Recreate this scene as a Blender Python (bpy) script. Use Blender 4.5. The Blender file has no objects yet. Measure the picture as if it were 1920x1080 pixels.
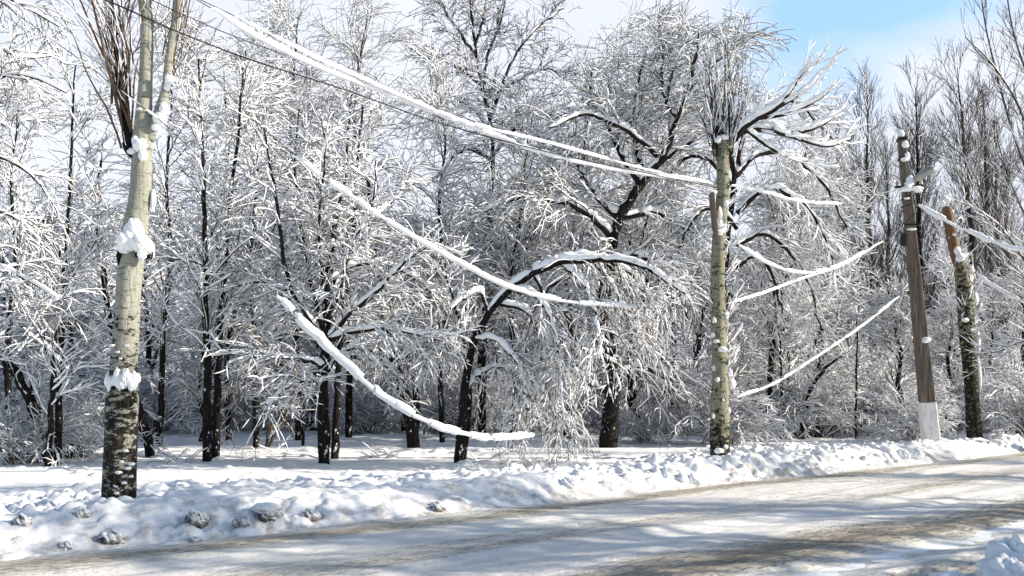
import bpy, math, random
import numpy as np
from mathutils import Vector

# ------------------------------------------------------------------ camera, light, sky
SC = bpy.context.scene
COL = SC.collection
F = 1650.0                     # focal length in photo pixels (1920 wide)
PITCH = math.radians(6.67)
EYE = 1.68
cam = bpy.data.objects.new('camera', bpy.data.cameras.new('camera'))
COL.objects.link(cam)
cam.location = (0, 0, EYE)
cam.rotation_euler = (math.pi / 2 + PITCH, 0, 0)
cam.data.lens = F / 1920 * 36
cam.data.clip_start = 0.1
cam.data.clip_end = 3000
SC.camera = cam

SUN_AZ = math.radians(-4)     # measured from +X towards +Y
SUN_EL = math.radians(23)
sd = Vector((math.cos(SUN_AZ) * math.cos(SUN_EL), math.sin(SUN_AZ) * math.cos(SUN_EL), math.sin(SUN_EL)))
sun = bpy.data.objects.new('sun', bpy.data.lights.new('sun', 'SUN'))
COL.objects.link(sun)
sun.rotation_euler = sd.to_track_quat('Z', 'Y').to_euler()
sun.data.energy = 5.0
sun.data.angle = math.radians(0.5)
sun.data.color = (1.0, 0.90, 0.76)

W = bpy.data.worlds.new('World')
SC.world = W
W.use_nodes = True


class NG:
    """small helper for node trees"""
    def __init__(s, nt):
        s.nt = nt
        nt.nodes.clear()

    def n(s, typ, inp=None, **props):
        nd = s.nt.nodes.new(typ)
        for k, v in props.items():
            setattr(nd, k, v)
        for k, v in (inp or {}).items():
            sock = nd.inputs[k]
            if isinstance(v, bpy.types.NodeSocket):
                s.nt.links.new(v, sock)
            else:
                sock.default_value = v
        return nd

    def math(s, op, a, b=0.0, clamp=False):
        nd = s.n('ShaderNodeMath', {0: a, 1: b}, operation=op)
        nd.use_clamp = clamp
        return nd.outputs[0]

    def ramp(s, fac, stops, interp='LINEAR'):
        nd = s.n('ShaderNodeValToRGB', {0: fac})
        cr = nd.color_ramp
        cr.interpolation = interp
        while len(cr.elements) < len(stops):
            cr.elements.new(0.5)
        for e, (p, c) in zip(cr.elements, stops):
            e.position = p
            e.color = (c, c, c, 1) if isinstance(c, (int, float)) else (*c, 1)
        return nd.outputs[0]

    def mix(s, fac, a, b):
        nd = s.n('ShaderNodeMix', data_type='RGBA')
        for sock, v in ((nd.inputs[0], fac), (nd.inputs[6], a), (nd.inputs[7], b)):
            if isinstance(v, bpy.types.NodeSocket):
                s.nt.links.new(v, sock)
            else:
                sock.default_value = v if isinstance(v, (int, float)) else (*v, 1)
        return nd.outputs[2]

    def mapping(s, vec, scale=(1, 1, 1), loc=(0, 0, 0), rot=(0, 0, 0)):
        return s.n('ShaderNodeMapping', {'Vector': vec, 'Scale': scale, 'Location': loc, 'Rotation': rot}).outputs[0]

    def noise(s, vec, scale, detail=4.0, rough=0.55, dist=0.0):
        return s.n('ShaderNodeTexNoise', {'Vector': vec, 'Scale': scale, 'Detail': detail, 'Roughness': rough, 'Distortion': dist}).outputs[0]


g = NG(W.node_tree)
tc = g.n('ShaderNodeTexCoord').outputs['Generated']
sky = g.n('ShaderNodeTexSky', sky_type='NISHITA', sun_disc=False, sun_elevation=SUN_EL,
          sun_rotation=math.pi / 2 - SUN_AZ, air_density=1.0, dust_density=0.6, ozone_density=1.2).outputs[0]
cm = g.mapping(tc, (1.0, 1.0, 1.8), (0.3, 0.1, 0.0))
c1 = g.noise(cm, 2.1, 6, 0.5, 0.4)
# a clear gap in the cloud high to the right of the road
gapdir = Vector((0.36, 0.80, 0.50)).normalized()
dot = g.n('ShaderNodeVectorMath', {0: tc, 1: tuple(gapdir)}, operation='DOT_PRODUCT').outputs['Value']
gap = g.n('ShaderNodeMapRange', {'Value': dot, 'From Min': 0.955, 'From Max': 0.999, 'To Min': 0.30, 'To Max': 0.0}).outputs[0]
dens = g.ramp(g.math('ADD', c1, gap), [(0.44, 0.0), (0.60, 0.93)])
ctex = g.noise(g.mapping(tc, (1, 1, 2), (4, 2, 1)), 3.5, 5, 0.5)
ccol = g.mix(ctex, (5.2, 5.45, 6.3), (6.9, 7.0, 7.6))
# the cloud bank stands low in front of the camera; overhead and behind it the sky is clear blue
sxyz = g.n('ShaderNodeSeparateXYZ', {0: tc}).outputs
front = g.n('ShaderNodeMapRange', {'Value': sxyz[1], 'From Min': 0.50, 'From Max': 0.72, 'To Min': 0.0, 'To Max': 1.0}).outputs[0]
lowc = g.n('ShaderNodeMapRange', {'Value': sxyz[2], 'From Min': 0.50, 'From Max': 0.70, 'To Min': 1.0, 'To Max': 0.0}).outputs[0]
dens = g.math('MULTIPLY', dens, g.math('MULTIPLY', front, lowc))
skym = g.mix(dens, g.mix(g.math('MULTIPLY', front, 0.75), sky, (3.3, 5.6, 8.6)), ccol)
bg = g.n('ShaderNodeBackground', {'Color': skym, 'Strength': 0.095})
g.n('ShaderNodeOutputWorld', {'Surface': bg.outputs[0]})

SC.view_settings.view_transform = 'Standard'
SC.view_settings.look = 'None'
SC.view_settings.exposure = 0.72
SC.view_settings.gamma = 1.0
SC.render.engine = 'CYCLES'
SC.cycles.max_bounces = 4
SC.cycles.diffuse_bounces = 3
SC.cycles.glossy_bounces = 1
SC.cycles.transmission_bounces = 1
SC.cycles.use_denoising = True
SC.render.film_transparent = False

# ------------------------------------------------------------------ helpers
cp, sp_ = math.cos(PITCH), math.sin(PITCH)


def at(px, py, Y):
    """point of the place at horizontal distance Y seen at photo pixel (px, py)"""
    dx, dz = (px - 960) / F, (540 - py) / F
    yw, zw = cp - dz * sp_, sp_ + dz * cp
    s = Y / yw
    return np.array((dx * s, Y, EYE + zw * s))


RU = np.array((0.773, 0.634))
RV = np.array((-0.634, 0.773))
ROAD_ANG = math.atan2(0.634, 0.773)
EDGE, NEAR = 10.83, 4.05


def uv_of(x, y):
    return x * RU[0] + y * RU[1], x * RV[0] + y * RV[1]


def hsh(ix, iy, seed):
    h = (ix.astype(np.int64) * 374761393 + iy.astype(np.int64) * 668265263 + seed * 1442695041) & 0xffffffff
    h = ((h ^ (h >> 13)) * 1274126177) & 0xffffffff
    h = ((h ^ (h >> 16)) * 2246822519) & 0xffffffff
    return ((h ^ (h >> 15)) & 0xffffff) / float(0xffffff)


def vnoise(x, y, seed=0):
    x, y = np.broadcast_arrays(np.asarray(x, float), np.asarray(y, float))
    ix, iy = np.floor(x), np.floor(y)
    fx, fy = x - ix, y - iy
    fx = fx * fx * (3 - 2 * fx)
    fy = fy * fy * (3 - 2 * fy)
    ix = ix.astype(np.int64)
    iy = iy.astype(np.int64)
    a, b = hsh(ix, iy, seed), hsh(ix + 1, iy, seed)
    c, d = hsh(ix, iy + 1, seed), hsh(ix + 1, iy + 1, seed)
    return (a + (b - a) * fx) * (1 - fy) + (c + (d - c) * fx) * fy


def fbm(x, y, seed=0, oc=4):
    r, a, t = 0, 1.0, 0
    for k in range(oc):
        r = r + a * (vnoise(x * 2 ** k + 17 * k, y * 2 ** k - 9 * k, seed + k) - 0.5)
        t += a
        a *= 0.5
    return r / t * 2


def lumps(x, y, seed, keep=0.6):
    """domes of snow scattered on a unit lattice, 0..1"""
    ix, iy = np.floor(x).astype(np.int64), np.floor(y).astype(np.int64)
    out = np.zeros_like(x)
    for di in (-1, 0, 1):
        for dj in (-1, 0, 1):
            cx, cy = ix + di, iy + dj
            px = cx + 0.15 + 0.7 * hsh(cx, cy, seed)
            py = cy + 0.15 + 0.7 * hsh(cx, cy, seed + 1)
            rr = 0.22 + 0.42 * hsh(cx, cy, seed + 2) ** 2
            on = hsh(cx, cy, seed + 3) < keep
            st = 0.6 + 0.8 * hsh(cx, cy, seed + 4)
            d2 = ((x - px) ** 2 * st + (y - py) ** 2 / st) / rr ** 2
            out = np.maximum(out, np.where(on & (d2 < 1), rr * np.sqrt(np.maximum(1 - d2, 0)) * 1.5, 0))
    return out


def sstep(a, b, x):
    t = np.clip((x - a) / (b - a), 0, 1)
    return t * t * (3 - 2 * t)


def ground_h(u, v):
    u, v = np.asarray(u, float), np.asarray(v, float)
    w = v - (EDGE + 0.22 * fbm(u * 0.45, 0 * v, 3, 3))
    left = 1 - sstep(0, 10, u)
    crest = 0.17 + 0.07 * left + 0.13 * fbm(u * 0.5, v * 0.3, 5, 3)
    ws = 0.95 + 0.45 * left
    z = -0.19 + (crest + 0.19) * sstep(-0.05, ws, w)
    z = z - (crest - 0.03) * sstep(ws + 0.1, ws + 1.6, w)
    z = np.where(w < 0, -0.19, z)
    plow = sstep(0.02, 0.35, w) * (1 - sstep(3.8, 7.0, w))
    rel = lumps(u * 2.6, v * 2.6, 11, 0.5) * 0.12 + lumps(u * 5.5 + 3, v * 5.5, 23, 0.6) * 0.085 + lumps(u * 1.3, v * 1.4, 37, 0.32) * 0.13
    rel = rel + 0.05 * fbm(u * 5, v * 5, 41, 4)
    soft = (0.45 + 0.75 * sstep(-0.1, 0.5, fbm(u * 0.35 + 9, v * 0.9, 43, 2) + 0.25)) * (1 + 0.15 * left)
    z = z + rel * plow * soft
    z = z - 0.10 * np.exp(-((u + 0.9) ** 2 + (v - 12.9) ** 2) / 0.8)
    far = sstep(5.0, 9.0, w)
    z = z + far * (0.05 * fbm(u * 0.35, v * 0.5, 51, 3) + 0.014 * fbm(u * 2.2, v * 2.6, 57, 3) + lumps(u * 0.9, v * 0.9, 61, 0.25) * 0.08 + lumps(u * 3.1, v * 3.1, 63, 0.16) * 0.10 + 0.02 * fbm(u * 0.9, v * 3.0, 65, 3))
    # gently rising field deep under the wood
    z = z + 0.012 * np.maximum(v - 26, 0) * (v < 400)
    # near-side bank
    nw = (NEAR + 0.25 * fbm(u * 0.8, 0 * v, 71, 3)) - v
    nz = -0.19 + 0.26 * sstep(0, 0.9, nw) + sstep(0.0, 0.3, nw) * (lumps(u * 2.2, v * 2.2, 73, 0.6) * 0.16 + lumps(u * 4, v * 4, 79, 0.6) * 0.10 + 0.04 * fbm(u * 5, v * 5, 81, 3))
    return np.where(nw > 0, nz, z)


def gz(x, y):
    u, v = uv_of(x, y)
    return float(ground_h(np.array([u]), np.array([v]))[0])


# ------------------------------------------------------------------ materials
def material(name, rough=0.8, spec=0.3):
    m = bpy.data.materials.new(name)
    m.use_nodes = True
    g = NG(m.node_tree)
    b = g.n('ShaderNodeBsdfPrincipled', {'Roughness': rough, 'Specular IOR Level': spec})
    g.n('ShaderNodeOutputMaterial', {'Surface': b.outputs[0]})
    return m, g, b


def coords(g, kind='Object'):
    return g.n('ShaderNodeTexCoord').outputs[kind]


def setcol(g, b, sock):
    g.nt.links.new(sock, b.inputs['Base Color'])


def bump(g, b, h, strength, dist):
    nd = g.n('ShaderNodeBump', {'Height': h, 'Strength': strength, 'Distance': dist})
    g.nt.links.new(nd.outputs[0], b.inputs['Normal'])


M = {}
m, g, b = material('snow', 0.65, 0.25)
c = coords(g)
setcol(g, b, g.mix(g.noise(c, 6, 3), (0.86, 0.88, 0.91), (0.93, 0.94, 0.95)))
bump(g, b, g.noise(c, 60, 3), 0.35, 0.01)
M['snow'] = m

m, g, b = material('twig_bark', 0.9, 0.1)
c = coords(g)
setcol(g, b, g.mix(g.noise(c, 4, 2), (0.012, 0.010, 0.009), (0.036, 0.028, 0.023)))
M['twig'] = m

m, g, b = material('warm_twig_bark', 0.9, 0.1)
c = coords(g)
setcol(g, b, g.mix(g.noise(c, 4, 2), (0.055, 0.038, 0.027), (0.17, 0.118, 0.08)))
M['warmtwig'] = m

m, g, b = material('grey_twig_bark', 0.9, 0.1)
c = coords(g)
setcol(g, b, g.mix(g.noise(c, 1.5, 2), (0.045, 0.038, 0.034), (0.13, 0.105, 0.09)))
M['greytwig'] = m

m, g, b = material('dark_bark', 0.95, 0.1)
c = coords(g)
st = g.mapping(c, (14, 14, 2.2))
f = g.noise(st, 1.6, 5, 0.65)
bcol = g.ramp(f, [(0.34, (0.006, 0.0055, 0.005)), (0.56, (0.020, 0.017, 0.015)), (0.8, (0.060, 0.050, 0.042))])
stuck = g.ramp(g.noise(g.mapping(c, (7, 7, 4.5), (2, 5, 1)), 1.5, 4, 0.6), [(0.635, 0.0), (0.66, 1.0)])
setcol(g, b, g.mix(stuck, bcol, (0.86, 0.88, 0.90)))
bump(g, b, f, 0.9, 0.03)
M['bark'] = m


def poplar_bark(name, z0, z1, dark_amt, base_amt, green):
    """pale bark with dark lenticels; the bark turns black and cracked towards the foot"""
    m, g, b = material(name, 0.85, 0.15)
    c = coords(g)
    z = g.n('ShaderNodeSeparateXYZ', {0: c}).outputs[2]
    pale = g.mix(g.noise(g.mapping(c, (3, 3, 1.2)), 1.5, 4), (0.20, 0.20, 0.135) if green else (0.22, 0.23, 0.19), (0.38, 0.37, 0.28) if green else (0.46, 0.46, 0.40))
    lent = g.ramp(g.noise(g.mapping(c, (6, 6, 40)), 1.1, 4, 0.65), [(0.56, 0.0), (0.63, 1.0)])
    pale = g.mix(g.math('MULTIPLY', lent, 0.75), pale, (0.06, 0.055, 0.045))
    big = g.noise(g.mapping(c, (4.5, 4.5, 8.5), (3, 1, 7)), 1.4, 7, 0.72)
    low = g.n('ShaderNodeMapRange', {'Value': z, 'From Min': z0, 'From Max': z1, 'To Min': dark_amt, 'To Max': base_amt}).outputs[0]
    dark = g.ramp(g.math('ADD', big, low), [(0.60, 0.0), (0.64, 1.0)])
    st = g.noise(g.mapping(c, (13, 13, 3.2)), 1.6, 5, 0.72)
    dcol = g.ramp(st, [(0.38, (0.004, 0.004, 0.0035)), (0.52, (0.020, 0.018, 0.014)), (0.66, (0.085, 0.075, 0.058))])
    setcol(g, b, g.mix(dark, pale, dcol))
    hh = g.math('SUBTRACT', st, g.math('MULTIPLY', dark, 0.4))
    bump(g, b, hh, 1.0, 0.05)
    return m


M['poplar_a'] = poplar_bark('pale_poplar_bark', 1.0, 3.6, 0.16, -0.07, False)
M['poplar_b'] = poplar_bark('green_poplar_bark', 0.3, 1.2, 0.17, 0.035, True)
M['poplar_c'] = poplar_bark('dark_poplar_bark', 1.0, 6.5, 0.20, 0.07, True)

m, g, b = material('broken_wood', 0.8, 0.2)
c = coords(g)
setcol(g, b, g.mix(g.noise(g.mapping(c, (22, 22, 1.5)), 1.5, 4, 0.6), (0.07, 0.045, 0.03), (0.25, 0.15, 0.09)))
M['wood'] = m

m, g, b = material('grey_plank', 0.85, 0.2)
c = coords(g)
setcol(g, b, g.mix(g.noise(g.mapping(c, (25, 25, 1.2)), 1.5, 4, 0.6), (0.07, 0.055, 0.042), (0.20, 0.16, 0.12)))
M['plank'] = m

m, g, b = material('pole_concrete', 0.85, 0.2)
c = coords(g)
f = g.noise(g.mapping(c, (9, 9, 0.7)), 1.8, 7, 0.7)
setcol(g, b, g.ramp(f, [(0.36, (0.065, 0.052, 0.042)), (0.5, (0.13, 0.106, 0.084)), (0.66, (0.25, 0.20, 0.155))]))
bump(g, b, g.noise(c, 40, 3), 0.4, 0.008)
M['concrete'] = m

m, g, b = material('whitewash', 0.8, 0.2)
c = coords(g)
f = g.noise(g.mapping(c, (9, 9, 2)), 1.6, 5, 0.65)
setcol(g, b, g.ramp(f, [(0.30, (0.34, 0.31, 0.27)), (0.44, (0.76, 0.74, 0.72)), (0.8, (0.86, 0.85, 0.83))]))
M['whitewash'] = m

m, g, b = material('galvanised_metal', 0.45, 0.5)
b.inputs['Metallic'].default_value = 0.5
c = coords(g)
setcol(g, b, g.mix(g.noise(c, 9, 4), (0.20, 0.22, 0.20), (0.42, 0.44, 0.41)))
M['metal'] = m

m, g, b = material('bare_cable', 0.6, 0.3)
b.inputs['Base Color'].default_value = (0.012, 0.012, 0.013, 1)
M['cable'] = m

m, g, b = material('lamp_glass', 0.25, 0.5)
b.inputs['Base Color'].default_value = (0.45, 0.46, 0.42, 1)
M['glass'] = m

m, g, b = material('insulator', 0.3, 0.5)
b.inputs['Base Color'].default_value = (0.30, 0.26, 0.22, 1)
M['insul'] = m

m, g, b = material('dirty_snow_chunk', 0.9, 0.15)
c = coords(g)
f = g.noise(c, 7, 5, 0.65)
nzz = g.n('ShaderNodeSeparateXYZ', {0: coords(g, 'Normal')}).outputs[2]
top = g.ramp(g.math('ADD', g.math('MULTIPLY', nzz, 0.5), g.math('MULTIPLY', f, 0.9)), [(0.56, 0.0), (0.74, 1.0)])
setcol(g, b, g.mix(top, g.ramp(f, [(0.36, (0.05, 0.045, 0.042)), (0.50, (0.22, 0.20, 0.18)), (0.64, (0.62, 0.60, 0.58))]), (0.84, 0.85, 0.87)))
bump(g, b, g.noise(c, 25, 4), 0.8, 0.02)
M['dirty'] = m

# field and bank of snow, in the road's own frame: x along the road, y across it
m, g, b = material('field_snow', 0.7, 0.22)
c = coords(g)
sep = g.n('ShaderNodeSeparateXYZ', {0: c})
vv = sep.outputs[1]
base = g.mix(g.noise(c, 1.2, 4), (0.87, 0.885, 0.91), (0.93, 0.935, 0.945))
near = g.n('ShaderNodeMapRange', {'Value': vv, 'From Min': EDGE, 'From Max': EDGE + 1.9, 'To Min': 0.17, 'To Max': -0.10}).outputs[0]
patch = g.math('ADD', g.noise(g.mapping(c, (1, 1, 1)), 3.2, 6, 0.68), near)
grime = g.ramp(patch, [(0.56, 0.0), (0.66, 0.55), (0.80, 0.95)])
gcol = g.mix(g.noise(c, 22, 3), (0.16, 0.135, 0.11), (0.50, 0.46, 0.40))
onbank = g.ramp(g.n('ShaderNodeMapRange', {'Value': vv, 'From Min': EDGE - 0.5, 'From Max': EDGE + 2.6}).outputs[0], [(0.0, 0.0), (0.10, 1.0), (0.55, 0.8), (1.0, 0.0)])
setcol(g, b, g.mix(g.math('MULTIPLY', grime, onbank), base, gcol))
bump(g, b, g.math('ADD', g.noise(c, 16, 5, 0.6), g.math('MULTIPLY', g.noise(c, 70, 2), 0.15)), 0.35, 0.03)
M['field'] = m

# packed, dirty snow on the carriageway
m, g, b = material('packed_road_snow', 0.6, 0.3)
c = coords(g)
vv = g.n('ShaderNodeSeparateXYZ', {0: c}).outputs[1]
wob = g.mapping(c, (0.06, 0.9, 1))
n1 = g.noise(wob, 2.0, 6, 0.62)
n2 = g.noise(g.mapping(c, (0.35, 3.5, 1), (5, 3, 0)), 2.2, 5, 0.65)
n3 = g.noise(c, 14, 4, 0.65)
warp = g.math('ADD', vv, g.math('MULTIPLY', g.math('SUBTRACT', g.noise(g.mapping(c, (0.07, 0.1, 1)), 2.0, 3), 0.5), 1.8))
prof = g.ramp(g.n('ShaderNodeMapRange', {'Value': warp, 'From Min': 3.5, 'From Max': 11.5}).outputs[0],
              [(0.0, 0.52), (0.07, 0.62), (0.14, 0.30), (0.22, 0.40), (0.29, 0.80), (0.36, 0.55), (0.44, 0.30), (0.54, 0.30), (0.60, 0.55), (0.66, 0.42), (0.74, 0.32), (0.84, 0.40), (0.89, 0.72), (0.94, 0.42), (1.0, 0.2)])
mixv = g.math('ADD', g.math('ADD', g.math('MULTIPLY', n1, 0.52), g.math('MULTIPLY', n2, 0.45)), g.math('ADD', g.math('MULTIPLY', prof, 0.80), g.math('MULTIPLY', n3, 0.22)))
col = g.ramp(g.math('MULTIPLY', mixv, 0.565), [(0.40, (0.86, 0.85, 0.83)), (0.53, (0.72, 0.70, 0.66)), (0.61, (0.52, 0.48, 0.41)), (0.69, (0.34, 0.295, 0.225)), (0.75, (0.14, 0.125, 0.105))])
slush = g.ramp(g.math('MULTIPLY', mixv, 0.565), [(0.50, 0.0), (0.60, 1.0)])
n4 = g.noise(g.mapping(c, (5.5, 16, 1)), 1.3, 4, 0.7)
spk = g.math('MULTIPLY', g.ramp(n4, [(0.50, 0.0), (0.60, 1.0)]), slush)
col = g.mix(g.math('MULTIPLY', spk, 0.75), col, (0.10, 0.085, 0.065))
pit = g.ramp(g.noise(g.mapping(c, (9, 20, 1), (3, 3, 3)), 1.2, 3, 0.6), [(0.64, 0.0), (0.70, 1.0)])
col = g.mix(g.math('MULTIPLY', pit, 0.30), col, (0.25, 0.22, 0.18))
setcol(g, b, col)
bump(g, b, g.math('ADD', g.math('ADD', g.math('ADD', n3, g.math('MULTIPLY', n4, g.math('ADD', slush, 0.25))), g.math('MULTIPLY', n2, 1.2)), g.math('MULTIPLY', g.noise(c, 50, 2), 0.15)), 0.5, 0.03)
M['road'] = m


# ------------------------------------------------------------------ mesh building
def link(name, me, mat, parent=None, loc=None):
    o = bpy.data.objects.new(name, me)
    COL.objects.link(o)
    if mat is not None and me is not None:
        me.materials.append(mat)
    if parent is not None:
        o.parent = parent
    if loc is not None:
        o.location = loc
    return o


def raw_mesh(name, V, Q, smooth=True, tris=None):
    me = bpy.data.meshes.new(name)
    nt = 0 if tris is None else len(tris)
    me.vertices.add(len(V))
    me.vertices.foreach_set('co', np.ascontiguousarray(V, np.float32).ravel())
    nq = len(Q)
    me.loops.add(nq * 4 + nt * 3)
    me.polygons.add(nq + nt)
    li = Q.astype(np.int32).ravel()
    if nt:
        li = np.concatenate([li, tris.astype(np.int32).ravel()])
    me.loops.foreach_set('vertex_index', li)
    ls = np.concatenate([np.arange(nq) * 4, nq * 4 + np.arange(nt) * 3]).astype(np.int32)
    me.polygons.foreach_set('loop_start', ls)
    me.polygons.foreach_set('use_smooth', np.full(nq + nt, smooth))
    me.update(calc_edges=True)
    return me


def norm(a):
    return a / np.maximum(np.linalg.norm(a, axis=-1, keepdims=True), 1e-9)


def tangents(P):
    T = np.empty_like(P)
    T[:, 1:-1] = P[:, 2:] - P[:, :-2]
    T[:, 0] = P[:, 1] - P[:, 0]
    T[:, -1] = P[:, -1] - P[:, -2]
    return norm(T)


class Tubes:
    def __init__(s):
        s.V, s.Q, s.T, s.n = [], [], [], 0

    def add(s, P, R, k, cap=False):
        """P (B,n,3), R (B,n): B tapering tubes with k sides"""
        if len(P) == 0:
            return
        B, n = R.shape
        T = tangents(P)
        mt = norm(P[:, -1] - P[:, 0])
        ref = np.where(np.abs(mt[:, 2:3]) > 0.85, np.array([[1.0, 0.2, 0]]), np.array([[0, 0, 1.0]]))[:, None, :]
        A = norm(np.cross(T, np.broadcast_to(ref, T.shape)))
        C = np.cross(T, A)
        ang = np.arange(k) / k * 2 * math.pi
        V = P[:, :, None, :] + R[:, :, None, None] * (A[:, :, None, :] * np.cos(ang)[None, None, :, None] + C[:, :, None, :] * np.sin(ang)[None, None, :, None])
        s.V.append(V.reshape(-1, 3))
        i = np.arange(n - 1)[:, None] * k
        j = np.arange(k)[None, :]
        j2 = (j + 1) % k
        q = np.stack([i + j, i + j2, i + k + j2, i + k + j], -1).reshape(-1, 4)
        Q = (np.arange(B) * n * k)[:, None, None] + q[None] + s.n
        s.Q.append(Q.reshape(-1, 4))
        s.n += B * n * k
        if cap:
            for e in (0, n - 1):
                cen = P[:, e]
                s.V.append(cen)
                ci = s.n + np.arange(B)
                ring = (s.n - B * n * k) + (np.arange(B) * n * k)[:, None] + e * k + np.arange(k)[None]
                if e:
                    ring = ring - B
                t = np.stack([ring, np.roll(ring, -1, 1), np.broadcast_to(ci[:, None], ring.shape)], -1)
                s.T.append(t.reshape(-1, 3))
                s.n += B

    def mesh(s, name, smooth=True):
        V = np.concatenate(s.V) if s.V else np.zeros((0, 3))
        Q = np.concatenate(s.Q) if s.Q else np.zeros((0, 4), int)
        return raw_mesh(name, V, Q, smooth, np.concatenate(s.T) if s.T else None)


def smooth_line(pts, n):
    """Catmull-Rom through the points, resampled to n even steps"""
    P = np.array(pts, float)
    if len(P) == 2:
        t = np.linspace(0, 1, n)[:, None]
        return P[0] * (1 - t) + P[1] * t
    E = np.vstack([2 * P[0] - P[1], P, 2 * P[-1] - P[-2]])
    out = []
    for i in range(len(P) - 1):
        p0, p1, p2, p3 = E[i:i + 4]
        t = np.linspace(0, 1, 12, endpoint=False)[:, None]
        out.append(0.5 * (2 * p1 + (p2 - p0) * t + (2 * p0 - 5 * p1 + 4 * p2 - p3) * t ** 2 + (3 * p1 - p0 - 3 * p2 + p3) * t ** 3))
    out.append(P[-1:])
    C = np.concatenate(out)
    d = np.r_[0, np.cumsum(np.linalg.norm(np.diff(C, axis=0), axis=1))]
    s = np.linspace(0, d[-1], n)
    return np.stack([np.interp(s, d, C[:, k]) for k in range(C.shape[1])], 1)


def grow(rng, P, R, dens, ang=(30, 60), ln=(0.4, 1.0), up=0.0, wig=0.25, n=6, t0=0.12, t1=1.0, rf=0.010, rmin=0.004, taper=0.55, rcap=0.6, flat=0.0, bias=None):
    """sprout side branches from every branch in the batch; returns the new batch"""
    B, m, _ = P.shape
    seg = np.linalg.norm(np.diff(P, axis=1), axis=2).sum(1)
    N = int(seg.sum() * dens)
    if N < 1:
        return np.zeros((0, n, 3)), np.zeros((0, n))
    idx = rng.choice(B, N, p=seg / seg.sum())
    t = t0 + (t1 - t0) * rng.random(N)
    f = t * (m - 1)
    i0 = np.minimum(f.astype(int), m - 2)
    fr = (f - i0)[:, None]
    base = P[idx, i0] * (1 - fr) + P[idx, i0 + 1] * fr
    pr = R[idx, i0] * (1 - fr[:, 0]) + R[idx, i0 + 1] * fr[:, 0]
    T = norm(P[idx, i0 + 1] - P[idx, i0])
    rnd = rng.normal(size=(N, 3))
    rnd[:, 2] *= (1 - flat)
    if bias is not None:
        rnd += np.array(bias)
    pe = norm(rnd - (rnd * T).sum(1, keepdims=True) * T)
    a = np.radians(rng.uniform(*ang, N))[:, None]
    d = norm(T * np.cos(a) + pe * np.sin(a))
    L = rng.uniform(*ln, N) * (1 - taper * t)
    out = np.empty((N, n, 3))
    out[:, 0] = base
    for k in range(1, n):
        d = norm(d + np.array([0, 0, 1.0]) * up * L[:, None] / n + rng.normal(size=(N, 3)) * wig / math.sqrt(n))
        out[:, k] = out[:, k - 1] + d * (L / (n - 1))[:, None]
    rmin = rmin * 1.25
    r0 = np.clip(rf * L, rmin, np.maximum(pr * rcap, rmin))
    rr = r0[:, None] * (1 - np.linspace(0, 1, n)[None]) ** 0.8
    return out, np.maximum(rr, rmin * 0.7)


def snow_on(rng, P, R, base=0.014, k=0.55, keep=1.0, refine=1, vert=0.12, cap=0.09, lump=0.5, gap=0.06):
    """the ridge of snow lying along each branch: thick where the branch lies flat, little where it is upright"""
    if len(P) == 0:
        return P, R
    if keep < 1:
        s = rng.random(len(P)) < keep
        P, R = P[s], R[s]
        if len(P) == 0:
            return P, R
    if refine > 1:
        B, m, _ = P.shape
        n = (m - 1) * refine + 1
        f = np.linspace(0, m - 1, n)
        i = np.minimum(f.astype(int), m - 2)
        fr = f - i
        P = P[:, i] * (1 - fr)[None, :, None] + P[:, i + 1] * fr[None, :, None]
        R = R[:, i] * (1 - fr) + R[:, i + 1] * fr
    T = tangents(P)
    h = np.sqrt(np.maximum(1 - T[..., 2] ** 2, 0))
    h = np.clip((h - vert) / (0.75 - vert), 0, 1)
    nz = rng.random(R.shape)
    nz = 0.5 * nz + 0.25 * np.roll(nz, 1, 1) + 0.25 * np.roll(nz, -1, 1)
    s = (base + k * R) * h * (1 - lump + 2 * lump * nz) * 0.86
    s = s * np.clip((rng.random(R.shape) - gap) * 6 + 0.5, 0.12, 1)
    s = np.minimum(s, cap)
    s[:, 0] *= 0.5
    s[:, -1] = np.minimum(s[:, -1], base * 0.4)
    Q = P.copy()
    Q[..., 2] += np.where(s > 0.003, R * 0.7 + s * 0.75, 0)
    return Q, np.maximum(s, 0.0015)


def tag(o, label=None, cat=None, group=None, kind=None):
    if label:
        o['label'] = label
    if cat:
        o['category'] = cat
    if group:
        o['group'] = group
    if kind:
        o['kind'] = kind
    return o


def empty(name, loc, rz=0.0):
    o = bpy.data.objects.new(name, None)
    COL.objects.link(o)
    o.location = loc
    o.rotation_euler = (0, 0, rz)
    o.empty_display_size = 0.3
    return o


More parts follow.
